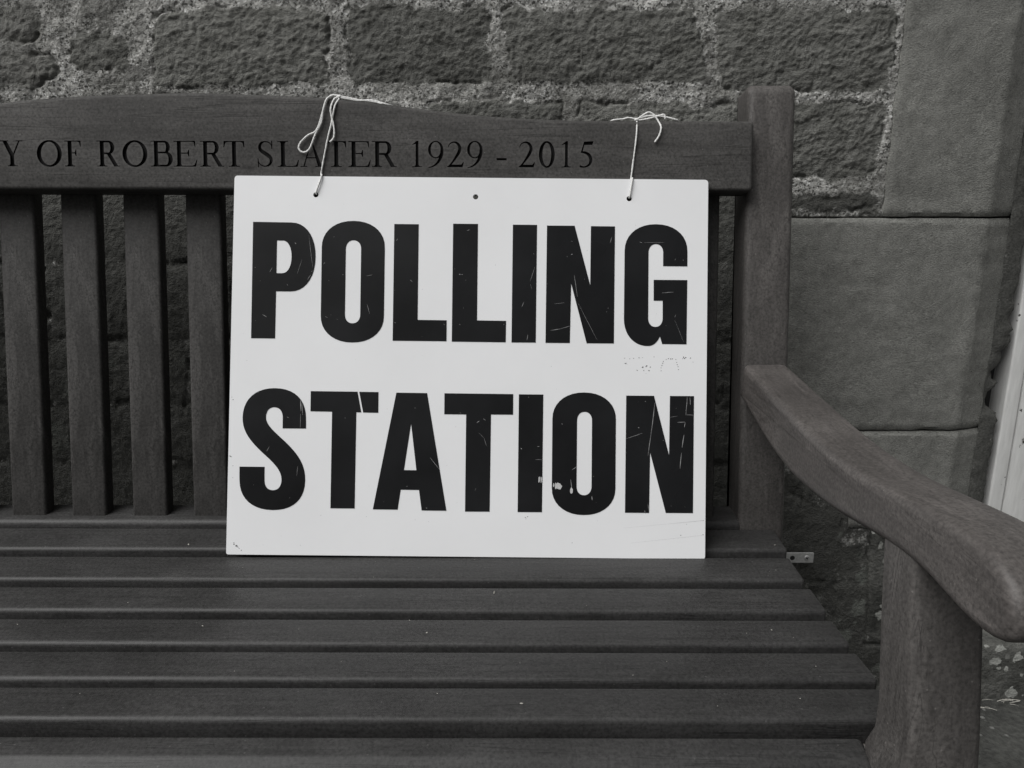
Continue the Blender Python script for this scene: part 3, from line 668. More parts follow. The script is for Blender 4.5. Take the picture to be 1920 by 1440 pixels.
def glyph(ch, w):
    g = []
    def stem(x, ya=0, yb=1): g.append(rect(x, ya, x+T, yb))
    if ch == 'O': g += ring(w/2, .5, w/2, .52, w/2-T-.01, .52-t_, 0, 360, 44)
    elif ch == '0': g += ring(w/2, .5, w/2, .52, w/2-T+.015, .52-t_, 0, 360, 40)
    elif ch in 'RBP':
        x = .13; stem(x); g.extend(serif(0, x+T+.12, 0, 1, stem=(x, x+T))); g.extend(serif(0, x+T+.05, 1, -1))
        if ch == 'B':
            yb = .53; r1 = (1-yb)/2; xr = w-.10
            g.append(rect(x+T-.02, 1-t_, xr-.20, 1)); g.append(rect(x+T-.02, yb-.02, xr-.18, yb+t_-.02)); g.append(rect(x+T-.02, 0, w-.24, t_))
            g.extend(ring(xr-.22, (1+yb-.02)/2, .22, (1-yb+.02)/2, .22-T, (1-yb+.02)/2-t_, -90, 90))
            g.extend(ring(w-.27, (yb+t_-.02)/2, .27, (yb+t_-.02)/2, .27-T-.01, (yb+t_-.02)/2-t_, -90, 90))
        else:
            yb = .47; xr = w-.20; rx = .24
            g.append(rect(x+T-.02, 1-t_, xr-rx+.02, 1)); g.append(rect(x+T-.02, yb, xr-rx+.02, yb+t_))
            g.extend(ring(xr-rx, (1+yb)/2, rx, (1-yb)/2, rx-T, (1-yb)/2-t_, -90, 90))
            g.append(bar((xr-rx-.0, yb+.04), (w-.14, .0), .17)); g.extend(serif(w-.24, w, 0, 1))
    elif ch in 'EFL':
        x = .13; stem(x); g.extend(serif(0, x+T+(.12 if ch != 'E' else .05), 0, 1, stem=(x, x+T)))
        if ch == 'L': g.extend(serif(0, x+T+.13, 1, -1, stem=(x, x+T)))
        else:
            g.append(rect(0, 1-.04, w-.07, 1)); g.append([(w-.07, 1), (w-.065, .76), (w-.095, .76), (w-.13, .93), (w-.20, .96)])
            xm = w*.66; g.append(rect(x+T, .50, xm, .545)); g.append([(xm, .66), (xm-.03, .66), (xm-.075, .545), (xm-.075, .50), (xm-.03, .39), (xm, .39)])
        if ch in 'EL':
            g.append(rect(x, 0, w-.06, .04)); g.append([(w-.06, 0), (w, .27), (w-.035, .27), (w-.12, .07), (w-.22, .04)])
    elif ch == 'T':
        x = w/2-T/2; stem(x); g.extend(serif(x-.14, x+T+.14, 0, 1, stem=(x, x+T)))
        g.append(rect(0, .96, w, 1))
        g.append([(0, 1), (-.01, .75), (.025, .75), (.07, .92), (.16, .96)]); g.append([(w, 1), (w+.01, .75), (w-.025, .75), (w-.07, .92), (w-.16, .96)])
    elif ch == 'Y':
        c = w/2; stem(c-T/2+.02, 0, .46); g.extend(serif(c-.17, c+T/2+.17, 0, 1, stem=(c-T/2+.02, c+T/2+.02)))
        g.append([(.08, 1), (.25, 1), (c+T/2+.03, .44), (c-T/2+.02, .40)]); g.append([(w-.145, 1), (w-.085, 1), (c+T/2+.02, .43), (c+.03, .43)])
        g.extend(serif(-.02, .33, 1, -1)); g.extend(serif(w-.25, w+.02, 1, -1))
    elif ch == 'A':
        ax = w*.47
        g.append([(ax-.02, .99), (ax+.03, .99), (.165, 0), (.11, 0)]); g.append([(ax-.02, 1.02), (ax+.03, 1.02), (w-.08, 0), (w-.25, 0)])
        g.append(rect(w*.24, .33, w*.72, .375)); g.extend(serif(0, .28, 0, 1)); g.extend(serif(w-.36, w, 0, 1))
    elif ch == 'S':
        cx = w*.5
        P = [(.86, .76), (.82, .86), (.70, .945), (.50, .975), (.30, .93), (.20, .80), (.22, .68), (.36, .58), (.60, .47), (.78, .36), (.82, .22), (.72, .085), (.50, .025), (.28, .06), (.14, .16), (.10, .28)]
        Wd = [.02, .035, .045, .05, .09, .12, .135, .15, .155, .14, .12, .085, .05, .045, .035, .02]
        q = []
        for i, ((px, py), wd) in enumerate(zip(P, Wd)):
            a = P[max(i-1, 0)]; b = P[min(i+1, len(P)-1)]
            dx, dy = (b[0]-a[0])*w, b[1]-a[1]; L = math.hypot(dx, dy); q.append(((px*w-dy/L*wd/2, py+dx/L*wd/2), (px*w+dy/L*wd/2, py-dx/L*wd/2)))
        g.append(smoothline([a for a, b in q])+smoothline([b for a, b in q])[::-1])
        g.append([(.84*w, 1.02), (.90*w, 1.02), (.90*w, .69), (.84*w, .69)]); g.append([(.08*w, -.02), (.14*w, -.02), (.12*w, .33), (.06*w, .33)])
    elif ch == '1':
        x = w/2-.055; g.append(rect(x, 0, x+.115, 1)); g.extend(serif(w/2-.19, w/2+.19, 0, 1, stem=(x, x+.115)))
        g.append([(x+.05, 1.02), (x+.115, 1.02), (x+.115, .93), (x, .90), (x-.12, .86), (x-.13, .885)])
    elif ch == '9':
        g += ring(w*.48, .68, w*.48, .34, w*.48-.11, .34-.045, 0, 360, 34)
        P = [(w*.95, .70), (w*.93, .52), (w*.83, .33), (w*.65, .16), (w*.40, .04), (w*.10, -.02)]; Wd = [.125, .13, .12, .09, .06, .03]
        q = []
        for i, ((px, py), wd) in enumerate(zip(P, Wd)):
            a = P[max(i-1, 0)]; b = P[min(i+1, len(P)-1)]; dx, dy = b[0]-a[0], b[1]-a[1]; L = math.hypot(dx, dy)
            px -= .05; q.append(((px-dy/L*wd/2, py+dx/L*wd/2), (px+dy/L*wd/2, py-dx/L*wd/2)))
        g.append(smoothline([a for a, b in q])+smoothline([b for a, b in q])[::-1])
    elif ch == '2':
        P = [(.06, .76), (.16, .90), (.40, .97), (.62, .92), (.76, .76), (.70, .58), (.52, .38), (.28, .16), (.10, .035)]; Wd = [.025, .04, .06, .10, .125, .125, .10, .07, .05]
        q = []
        for i, ((px, py), wd) in enumerate(zip(P, Wd)):
            a = P[max(i-1, 0)]; b = P[min(i+1, len(P)-1)]; dx, dy = (b[0]-a[0])*w, b[1]-a[1]; L = math.hypot(dx, dy)
            q.append(((px*w-dy/L*wd/2, py+dx/L*wd/2), (px*w+dy/L*wd/2, py-dx/L*wd/2)))
        g.append(smoothline([a for a, b in q])+smoothline([b for a, b in q])[::-1])
        g.append([(0, 0), (w*.92, 0), (w, .20), (w-.035, .20), (w*.84, .105), (w*.16, .105), (0, .03)])
    elif ch == '5':
        g.append([(w*.33, 1), (w*.97, 1.02), (w*.89, .87), (w*.29, .87)]); g.append([(w*.33, .99), (w*.42, .99), (w*.25, .62), (w*.11, .56)])
        P = [(.14, .60), (.42, .575), (.66, .49), (.80, .31), (.72, .14), (.52, .045), (.30, .02), (.06, .05)]; Wd = [.06, .10, .12, .13, .10, .07, .06, .09]
        q = []
        for i, ((px, py), wd) in enumerate(zip(P, Wd)):
            a = P[max(i-1, 0)]; b = P[min(i+1, len(P)-1)]; dx, dy = (b[0]-a[0])*w, b[1]-a[1]; L = math.hypot(dx, dy)
            q.append(((px*w-dy/L*wd/2, py+dx/L*wd/2), (px*w+dy/L*wd/2, py-dx/L*wd/2)))
        g.append(smoothline([a for a, b in q])+smoothline([b for a, b in q])[::-1])
    elif ch == '-': g.append(rect(0, .27, w, .36))
    return g
CAP = .0318; BASE = .0138
INS = [('R', -.6722, -.6412), ('Y', -.6405, -.6130), ('O', -.5952, -.5637), ('F', -.5604, -.5376), ('R', -.5202, -.4914), ('O', -.4881, -.4566), ('B', -.4526, -.4251), ('E', -.4238, -.3943), ('R', -.391, -.3608), ('T', -.3612, -.3354), ('S', -.3205, -.2980), ('L', -.2939, -.2671), ('A', -.2657, -.2356), ('T', -.2329, -.2081), ('E', -.2055, -.1773), ('R', -.176, -.1449), ('1', -.1258, -.1131), ('9', -.1057, -.0856), ('2', -.0819, -.0608), ('9', -.0568, -.0367), ('-', -.02, -.0073), ('2', .0075, .0282), ('0', .0329, .053), ('1', .0617, .0731), ('5', .0831, .1019)]
def carve():
    bm = bmesh.new()
    for ch, x0, x1 in INS:
        w = (x1-x0)/CAP
        for poly in glyph(ch, w):
            if abs(area2(poly)) < 1e-6: continue
            if area2(poly) < 0: poly = poly[::-1]
            e = random.uniform(0, .00006)           # no two cutter floors on one plane
            a = [bm.verts.new(railp(x0+px*CAP, -.003, BASE+py*CAP)) for px, py in poly]
            pin = inset(poly, .004)
            b = [bm.verts.new(railp(x0+px*CAP, .0034+e, BASE+py*CAP)) for px, py in pin]
            n = len(poly)
            bm.faces.new(a); bm.faces.new(b[::-1])
            for i in range(n): bm.faces.new((a[i], b[i], b[(i+1) % n], a[(i+1) % n]))
    bmesh.ops.recalc_face_normals(bm, faces=bm.faces)
    me = bpy.data.meshes.new('cutter'); bm.to_mesh(me); bm.free()
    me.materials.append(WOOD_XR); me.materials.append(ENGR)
    for p in me.polygons: p.material_index = 1
    cut = bpy.data.objects.new('cutter', me); col.objects.link(cut)
    md = rail.modifiers.new('carve', 'BOOLEAN'); md.operation = 'DIFFERENCE'; md.solver = 'EXACT'
    md.use_self = True; md.object = cut
    dg = bpy.context.evaluated_depsgraph_get(); dg.update()
    new = bpy.data.meshes.new_from_object(rail.evaluated_get(dg))
    rail.modifiers.clear(); old = rail.data; rail.data = new; new.name = 'top_rail'
    bpy.data.meshes.remove(old); bpy.data.objects.remove(cut); bpy.data.meshes.remove(me)
    for p in new.polygons: p.use_smooth = True
    new.set_sharp_from_angle(angle=R(30))
carve()

# back slats: one built, the others copied
SY0, SZ0 = .9545, .43
def slatp(x, n, h): return (x, SY0+h*sr+n*cr, SZ0+h*cr-n*sr)
SW = .0462
def build_slats():
    sec = fillet([(0, 0), (SW, 0), (SW, .021), (0, .021)], [.003, .004, .003, .003], 4)
    first = rprism('back_slat', sec, lambda p, q, s: slatp(p, q, s), -.004, .450, .0005, WOOD_S, bench, nseg=2)
    L0 = .2245; pitch = .08135
    x0 = L0
    # keep the first at its place, copy the rest leftwards
    first.location.x = L0
    for k in range(1, 17):
        o = first.copy(); col.objects.link(o); o.parent = bench; o.location.x = L0-pitch*k
        o.location.y = random.uniform(-.0008, .0008)
build_slats()
# lower back rail
rprism('lower_rail', fillet([(.9405, .395), (.9405, .438), (.990, .4405), (.990, .395)], [.003, .0075, .003, .003]), XYZ, mx(.302), .302, .002, WOOD_X, bench)

# seat slats, each from its own measured place in the dished seat
SEAT = [(.9365, .430, .8829, .427), (.8711, .4222, .8180, .4202), (.8047, .4170, .7562, .4160), (.7394, .4152, .6926, .4160), (.6792, .4152, .6316, .4178), (.6180, .4183, .5719, .4200)]
def seat_slats():
    for k, (yb, zb, yf, zf) in enumerate(SEAT):
        th = .025; rnd = random.Random(k)
        xr = .345+rnd.uniform(-.0012, .0012)
        sec = fillet([(yb, zb), (yf, zf), (yf, zf-th), (yb, zb-th)], [.003, .0052, .003, .003], 5)
        rprism('seat_slat', sec, XYZ, mx(xr), xr, .0035, WOOD_X, bench, rings=1)
    sec = fillet([(.5624, .411), (.541, .4075), (.5215, .390), (.5215, .372), (.5624, .380)], [.0035, .009, .010, .003, .003], 5)
    rprism('seat_slat', sec, XYZ, mx(.2985), .2985, .006, WOOD_X, bench)
seat_slats()

# uprights and arms, right side built, left side mirrored copies of the mesh
def mirrored(o):
    me = o.data.copy(); me.transform(Matrix.Translation((2*CX, 0, 0)) @ Matrix.Scale(-1, 4, (1, 0, 0))); me.flip_normals()
    c = bpy.data.objects.new(o.name.split('.')[0], me); col.objects.link(c); c.parent = bench
    return c
def side():
    made = []
    prof = fillet([(.9395, .43), (1.0390, .996), (1.0945, .986), (.997, .43), (.985, .0), (.925, .0)], [0, .014, .006, 0, .003, .003], 6)
    made.append(rprism('rear_post', prof, XYZ, .3005, .3610, .0075, WOOD_Z, bench, nseg=5))
    # front leg: lofted, leaning a little, square with rounded arrises
    V, F = [], []; secs = []
    for z, xa, xb, yf, yb in ((0, .3005, .3560, .484, .545), (.20, .3005, .3560, .485, .546), (.365, .3000, .3555, .487, .547), (.395, .2965, .3552, .488, .551), (.417, .2940, .3550, .489, .552), (.434, .2990, .3546, .491, .549), (.46, .2990, .3540, .494, .549), (.53, .2965, .3520, .505, .557), (.59, .2962, .3500, .5155, .566), (.612, .2965, .3500, .518, .568)):
        s = fillet([(xa, yf), (xb, yf), (xb, yb), (xa, yb)], .006, 4); secs.append([(p[0], p[1], z) for p in s])
    N = len(secs[0])
    for s in secs: V += s
    for i in range(len(secs)-1):
        for j in range(N): k = (j+1) % N; F.append((i*N+j, i*N+k, (i+1)*N+k, (i+1)*N+j))
    F += [tuple(reversed(range(N))), tuple((len(secs)-1)*N+j for j in range(N))]
    leg = mesh_obj('front_leg', V, F, WOOD_Z, bench); recalc(leg.data)
    for p in leg.data.polygons: p.use_smooth = True
    leg.data.set_sharp_from_angle(angle=R(40)); made.append(leg)
    top = [(.965, .648), (.93, .6455), (.893, .6425), (.85, .6385), (.809, .6355), (.77, .632), (.73, .6295), (.69, .628), (.654, .628), (.615, .6298), (.58, .6328), (.54, .638), (.50, .643), (.468, .646), (.443, .6455), (.424, .641), (.410, .632), (.403, .619)]
    bot = [(.4035, .606), (.411, .5965), (.427, .5915), (.450, .5905), (.477, .593), (.50, .5955), (.53, .5945), (.571, .590), (.619, .582), (.66, .576), (.70, .5725), (.745, .570), (.783, .5708), (.825, .575), (.868, .583), (.91, .592), (.94, .599), (.965, .603)]
    # smooth the traced outline with one Chaikin pass
    P = top+bot; Q = []
    for i in range(len(P)):
        a, b = P[i], P[(i+1) % len(P)]
        if i == len(top)+len(bot)-1 or i == 0 and False: Q.append(a); continue
        Q.append((a[0]*.75+b[0]*.25, a[1]*.75+b[1]*.25)); Q.append((a[0]*.25+b[0]*.75, a[1]*.25+b[1]*.75))
    made.append(rprism('armrest', Q, XYZ, .2945, .3525, .0085, WOOD_Y, bench, nseg=6))
    # seat bearer under the slats, between post and leg
    pr = [(.94, .405), (.87, .398), (.80, .3935), (.74, .3925), (.68, .3930), (.62, .3955), (.575, .3975), (.54, .370), (.54, .33), (.94, .33)]
    made.append(rprism('seat_bearer', pr, XYZ, .305, .340, .003, WOOD_Y, bench, nseg=2))
    made.append(rprism('stretcher', fillet([(.53, .12), (.96, .12), (.96, .17), (.53, .17)], .004), XYZ, .312, .340, .003, WOOD_Y, bench, nseg=2))
    for o in made: mirrored(o)
side()
rprism('front_apron', fillet([(.532, .30), (.556, .30), (.556, .369), (.532, .369)], .003), XYZ, mx(.300), .300, .002, WOOD_X, bench, nseg=2)

# ------------------------------------------------------------------ the sign
SREC = R(15.2); ss, cs_ = math.sin(SREC), math.cos(SREC); TH = R(-.44)
def sgp(x, h, n=0):   # millimetres on the board -> world; n > 0 goes into the board
    x, h = x/1000, h/1000
    X = -.0569+x*math.cos(TH)-h*math.sin(TH); Hh = .0016+x*math.sin(TH)+h*math.cos(TH)
    return (X, .868+Hh*ss+n*cs_, .422+Hh*cs_-n*ss)
sign = tag(empty('polling_station_sign'), 'white rectangular board reading POLLING STATION leaning against the bench back', 'sign')
def flat(name, loops, n0, n1, mat, parent, subdiv=False):
    """outline with holes, as a slab between depths n0 (front) and n1 (back)"""
    lp = [list(l) for l in loops]
    tri = tessellate_polygon([[Vector((p[0], p[1], 0)) for p in l] for l in lp])
    fl = [p for l in lp for p in l]; N = len(fl)
    V = [sgp(p[0], p[1], n0) for p in fl]+[sgp(p[0], p[1], n1) for p in fl]
    F = [tuple(t) for t in tri]+[tuple(N+i for i in reversed(t)) for t in tri]
    o = 0
    for l in lp:
        k = len(l)
        for i in range(k): j = (i+1) % k; F.append((o+i, o+j, N+o+j, N+o+i))
        o += k
    ob = mesh_obj(name, V, F, mat, parent); recalc(ob.data); return ob
def circ(cx, cy, r, n=24): return [(cx+r*math.cos(2*math.pi*i/n), cy+r*math.sin(2*math.pi*i/n)) for i in range(n)]
board_loop = fillet([(-295.7, 0), (295.7, 0), (297.6, 471), (-293.4, 470.6)], [2.5, 3, 4, 4], 5)
BOARD = flat('sign_board', [board_loop]+[circ(x, y, 3.3) for x, y in ((-191.6, 447.6), (7.6, 446.9), (199.1, 446.5))], 0, .0042, SIGN_W, sign)

def superarc(cx, cy, rx, ry, a0, a1, n=18, e=2.15):
    out = []
    for k in range(n+1):
        a = R(a0+(a1-a0)*k/n); c, s = math.cos(a), math.sin(a)
        out.append((cx+rx*math.copysign(abs(c)**(2/e), c), cy+ry*math.copysign(abs(s)**(2/e), s)))
    return out
def oval(x0, x1, y0, y1, ry):
    cx, rx = (x0+x1)/2, (x1-x0)/2
    return superarc(cx, y1-ry, rx, ry, 0, 180)+superarc(cx, y0+ry, rx, ry, 180, 360)
LET = []
def letter(*loops): LET.append(loops)
# POLLING
b0, t0 = 266.4, 412.3
letter([(-269.3, 267.6), (-239.5, 267.6), (-239.2, 326.3), (-221.5, 326.3)]+superarc(-221.5, 369.4, 30.8, 43.1, -90, 90)+[(-221.5, 412.5), (-269.2, 412.8)],
       [(-239.1, 348.9), (-239.1, 389.8), (-230.5, 389.8)]+superarc(-232, 369.4, 11.4, 20.4, 90, -90)[1:])
letter(oval(-183.2, -104.7, 263.5, 415.2, 33), oval(-153.2, -134.2, 287.4, 391, 11))
letter([(-93.3, 411.8), (-93.5, 266.2), (-26.6, 266.2), (-26.7, 292.3), (-62.8, 292.4), (-62.9, 411.8)])
letter([(-20, 412.9), (-20.1, 265.8), (46.9, 265.6), (47.1, 292.3), (11., 292.5), (10.9, 412.9)])
letter([(54.4, 412.4), (54.1, 265.5), (84.2, 265.6), (84.5, 412.4)])
letter([(96.9, 411.7), (96.3, 265.4), (126.5, 265.5), (127.6, 339.7), (147.4, 265.4), (181.2, 265.5), (181.6, 411.5), (151.6, 411.5), (151.3, 337.6), (131.3, 411.8)])
letter(superarc(232.9, 381, 39.1, 33.7, 0, 180)+superarc(223.5, 297, 30, 34.3, 180, 270)+superarc(223.5, 292.5, 17.8, 29.8, 270, 325, 8)
       +[(241.2, 265.3), (271.4, 265.3), (272, 345.3), (230.2, 345.2), (230.3, 319.2), (241.5, 319.2)]+superarc(232.6, 297.5, 9, 10.9, 0, -180)+superarc(232.7, 379, 9.1, 10.9, 180, 0)+[(241.8, 362.4), (272, 362.4)])
# STATION
def bez(*pts, n=10):
    out = []
    for k in range(0, len(pts)-3, 3):
        a, b, c, d = pts[k:k+4]
        for i in range(n+(k+4 >= len(pts))):
            u = i/n; v = 1-u
            out.append(tuple(v**3*a[j]+3*v*v*u*b[j]+3*v*u*u*c[j]+u**3*d[j] for j in (0, 1)))
    return out
S_out = bez((-199.4, 156.2), (-199.5, 160), (-199.5, 165), (-199.6, 169), (-199.8, 192), (-214, 205.9), (-238.6, 205.9), (-262.5, 205.9), (-278.1, 192), (-278.1, 169), (-278.1, 152), (-268.5, 140.5), (-254, 127), (-243, 117), (-228.7, 106), (-228.7, 93), (-228.7, 84.6), (-232.5, 79.7), (-239.2, 79.7), (-246, 79.7), (-249.8, 84.3), (-249.8, 93), (-249.8, 98), (-249.9, 103), (-249.9, 108.4))
S_out += bez((-280.9, 108.4), (-280.9, 102), (-280.8, 97), (-280.6, 91), (-280, 68.5), (-264, 55.2), (-239, 55.2), (-214, 55.2), (-199.5, 68.5), (-199.4, 92), (-199.3, 112), (-209, 124), (-222, 137), (-234, 148.5), (-249.2, 159), (-249.2, 169.5), (-249.2, 178), (-245, 182.2), (-239, 182.2), (-232.5, 182.2), (-228.5, 177.5), (-228.4, 169.5), (-228.4, 165), (-228.4, 160), (-228.3, 156.2))
letter(S_out)
letter([(-194.2, 202.7), (-194.2, 177.7), (-167.4, 177.4), (-167.7, 58.1), (-137.8, 58.1), (-137.3, 176.9), (-131.2, 176.9), (-136.2, 202.5)], )
LET[-1] = (LET[-1][0], None, [(-128.9, 176.8), (-110.1, 176.6), (-110.2, 202.3), (-134.1, 202.4)])
letter([(-88., 201.8), (-49.9, 201.6), (-24.3, 56.4), (-54.9, 56.5), (-58.5, 81.7), (-81.1, 81.8), (-84.6, 57.2), (-115.3, 57.3)], [(-69.3, 163.7), (-62, 106), (-77.4, 106.1)])
letter([(-28.4, 201.6), (-28.3, 175.6), (-1.2, 175.6), (-1.3, 55.6), (29.1, 55.8), (29.6, 175.8), (56.9, 175.9), (56.9, 201.4)])
letter([(63.9, 201.2), (63.7, 55.7), (93.8, 55.8), (94.2, 201.3)])
letter(oval(105.7, 184.4, 52.8, 204.3, 33), oval(136.3, 154.8, 77.2, 180.3, 11))
letter([(197, 200.9), (196.4, 56.2), (226.2, 56.2), (227, 130.8), (246.8, 56.4), (280.4, 56.5), (281, 201.1), (251.2, 201), (250.5, 127.4), (231.4, 201)])
LOB = []
for lp in LET:
    if len(lp) == 3:     # the cut T: one letter in two pieces of vinyl, built as one mesh
        a = flat('letter', [lp[0]], -.00035, -.00002, VINYL, sign); b = flat('letter', [lp[2]], -.00035, -.00002, VINYL, sign)
        bm = bmesh.new(); bm.from_mesh(a.data); bm.from_mesh(b.data); bm.to_mesh(a.data); bm.free()
        m = b.data; bpy.data.objects.remove(b); bpy.data.meshes.remove(m); LOB.append(a)
    else: LOB.append(flat('letter', list(lp), -.00035, -.00002, VINYL, sign))

def marks():
    bins = {}
    def put(o, mat, n, pl): bins.setdefault(o.name, (o, []))[1].append((mat, n, pl))
    def owner(x, y):
        for lp, o in zip(LET, LOB):
            if _inside(x, y, lp): return o
        return BOARD
    rr = random.Random(3)
    for x0, y0, x1, y1, w in SCR:
        dx, dy = x1-x0, y1-y0; L = max(.3, math.hypot(dx, dy)); nx, ny = -dy/L, dx/L
        k = max(2, int(L/6)); up = []; dn = []
        for i in range(k+1):
            t = i/k; ww = w*.5*(.25+.75*math.sin(math.pi*min(1, max(0, t*.9+.05))))*rr.uniform(.6, 1.1); wob = rr.uniform(-.15, .15)
            up.append((x0+dx*t+nx*(ww+wob), y0+dy*t+ny*(ww+wob))); dn.append((x0+dx*t-nx*(ww-wob), y0+dy*t-ny*(ww-wob)))
        put(owner((x0+x1)/2, (y0+y1)/2), SCRATCH, -.00045, up+dn[::-1])
    for _ in range(80):   # fine nicks all over the lettering
        row = rr.choice((266, 57)); x = rr.uniform(-280, 282); y = row+rr.uniform(2, 144)
        o = owner(x, y)
        a = rr.uniform(0, 6.3); l = rr.choice((.3, .35, .5, .5, .7, 1.5)); w = rr.uniform(.1, .22)
        if o is BOARD: continue
        c, s = math.cos(a), math.sin(a)
        put(o, SCRATCH, -.00045, [(x-c*l+s*w, y-s*l-c*w), (x+c*l+s*w, y+s*l-c*w), (x+c*l-s*w, y+s*l+c*w), (x-c*l-s*w, y-s*l+c*w)])
    for x, y, rx, ry in CHIPS:
        put(owner(x, y), CHIP, -.00052, [(x+rx*math.cos(a)*rr.uniform(.7, 1.15), y+ry*math.sin(a)*rr.uniform(.7, 1.15)) for a in np.linspace(0, 2*math.pi, 13)[:-1]])
    for x, y, r in SCUFFS:
        for _ in range(3):
            cx, cy = x+rr.uniform(-r, r)*.9, y+rr.uniform(-r, r)*.6; q = r*rr.uniform(.35, .75)
            put(BOARD, SCUFF, -.00012, [(cx+q*math.cos(a)*rr.uniform(.5, 1.3), cy+q*.8*math.sin(a)*rr.uniform(.5, 1.3)) for a in np.linspace(0, 2*math.pi, 7)[:-1]])
    for x0, y0, x1, y1, w in DLINE: put(BOARD, SCUFF, -.00012, [(x0, y0-w/9), (x1, y1-w/5), (x1, y1+w/5), (x0, y0+w/9)])
    for _ in range(60):
        x, y = rr.uniform(-285, 288), rr.uniform(6, 462)
        if owner(x, y) is not BOARD: continue
        q = rr.uniform(.12, .32); put(BOARD, SCUFF, -.00012, [(x+q*math.cos(a), y+q*math.sin(a)) for a in (0, 1.3, 2.6, 4, 5.2)])
    for o, items in bins.values():
        me = o.data; mi = {}
        bm = bmesh.new(); bm.from_mesh(me)
        for i, (mat, n, pl) in enumerate(items):
            if mat.name not in mi: me.materials.append(mat); mi[mat.name] = len(me.materials)-1
            f = bm.faces.new([bm.verts.new(sgp(x, y, n-(i % 7)*1e-5)) for x, y in pl]); f.material_index = mi[mat.name]
        bm.to_mesh(me); bm.free()
def _pin(x, y, loop):
    c = False; n = len(loop); j = n-1
    for i in range(n):
        xi, yi = loop[i]; xj, yj = loop[j]
        if (yi > y) != (yj > y) and x < (xj-xi)*(y-yi)/(yj-yi)+xi: c = not c
        j = i
    return c
def _inside(x, y, lp):
    if len(lp) == 3: return _pin(x, y, lp[0]) or _pin(x, y, lp[2])
    return _pin(x, y, lp[0]) and not any(_pin(x, y, h) for h in lp[1:])
marks()

# ------------------------------------------------------------------ strings
def cat(P, n=6):
    P = [Vector(p) for p in P]; out = []
    for i in range(len(P)-1):
        a, b, c, d = P[max(i-1, 0)], P[i], P[i+1], P[min(i+2, len(P)-1)]
        for k in range(n):
            t = k/n
            out.append(.5*((2*b)+(c-a)*t+(2*a-5*b+4*c-d)*t*t+(3*b-a-3*c+d)*t**3))
    out.append(P[-1]); return out
def tube(bm, pts, r, n=8):
    pts = cat(pts); rings = []; L = 0
    up = Vector((.3, .9, .2)).normalized()
    for i, p in enumerate(pts):
        d = (pts[min(i+1, len(pts)-1)]-pts[max(i-1, 0)]).normalized()
        u = (up-d*up.dot(d)); u = u.normalized() if u.length > 1e-4 else d.orthogonal().normalized(); up = u
        v = d.cross(u)
        if i: L += (p-pts[i-1]).length
        tw = L*900
        rr = r*(.75 if i in (0, len(pts)-1) else 1)
        rings.append([bm.verts.new(p+(u*math.cos(2*math.pi*k/n+tw*.3)+v*math.sin(2*math.pi*k/n+tw*.3))*rr*(1+.13*math.cos(2*(2*math.pi*k/n)-tw))) for k in range(n)])
    for a, b in zip(rings, rings[1:]):
        for k in range(n): bm.faces.new((a[k], a[(k+1) % n], b[(k+1) % n], b[k]))
    bm.faces.new(rings[0][::-1]); bm.faces.new(rings[-1])
def knot(bm, c, r):
    m = bmesh.ops.create_icosphere(bm, subdivisions=2, radius=r, matrix=Matrix.Translation(c) @ Matrix.Diagonal((1.25, .9, .9, 1)))
    for v in m['verts']: v.co += Vector((math.sin(v.co.x*2600), 0, math.cos(v.co.z*2300+v.co.x*900)))*r*.14
def rp(x, h, n=-.0016):
    top = top_h(x)
    if h > top-.003: n = max(n, .003*min(1, (h-top+.003)/.003))   # rests on the rounded top edge
    return railp(x, n, max(h, h if h < top-.004 else min(h, top+.0035)))
def string(name, label, strands, hole, kn, r):
    bm = bmesh.new()
    for s in strands: tube(bm, s, r)
    if kn: knot(bm, Vector(kn), r*2.1)
    bmesh.ops.recalc_face_normals(bm, faces=bm.faces)
    me = bpy.data.meshes.new(name); bm.to_mesh(me); bm.free()
    for p in me.polygons: p.use_smooth = True
    o = link(name, me, STRING); tag(o, label, 'string', 'strings tying the sign to the bench')
hl = Vector(sgp(-191.2, 449.3, .003)); hl2 = Vector(sgp(-190.6, 451, -.0018))
hr = Vector(sgp(199.3, 448.3, .003)); hr2 = Vector(sgp(199.6, 450, -.0018))
pt = lambda L, n=-.0016: [rp(x, h, n) for x, h in L]
over = lambda x, hn: [railp(x, hn, top_h(x)+.0012)]
string('string', 'white string with long drooping loop tied round the arched part of the rail', [
    [hl, hl2, sgp(-184.5, 470.5, -.0018)]+pt(M1, -.0022),
    pt(LOOP, -.0034), pt(TAIL, -.0030),
    pt(WRAP)+[railp(-.155, .012, top_h(-.155)+.001), railp(-.150, .03, top_h(-.15)+.001)],
    pt(WRAP2)+[railp(-.150, .014, top_h(-.150)+.001), railp(-.146, .032, top_h(-.146)+.001)],
    [rp(-.2162, .1005), railp(-.2165, .02, top_h(-.2165)+.0012), railp(-.2168, .043, top_h(-.2168)+.001), railp(-.217, .0455, .08), railp(-.217, .0455, 0.), railp(-.216, .0455, HB-.002), railp(-.2165, .02, HB-.0025)],
    ], hl, rp(-.2164, .1008), .00115)
string('string', 'white string tied in a small bow on the straight part of the rail', [
    [hr, hr2, sgp(202.5, 470.8, -.0018)]+pt(M2, -.0022),
    pt(LEFT)+[railp(.124, .012, top_h(.124)+.0012), railp(.121, .03, top_h(.121)+.0012)],
    pt(BOW, -.0026), pt(B2, -.0010),
    pt(B3)+[railp(.209, .012, top_h(.209)+.0012)],
    [rp(.1552, .0735), railp(.1552, .02, top_h(.155)+.0012), railp(.1552, .043, top_h(.155)+.001), railp(.1552, .0455, .06), railp(.1552, .0455, HB-.001)],
    ], hr, rp(.1551, .0733), .00115)

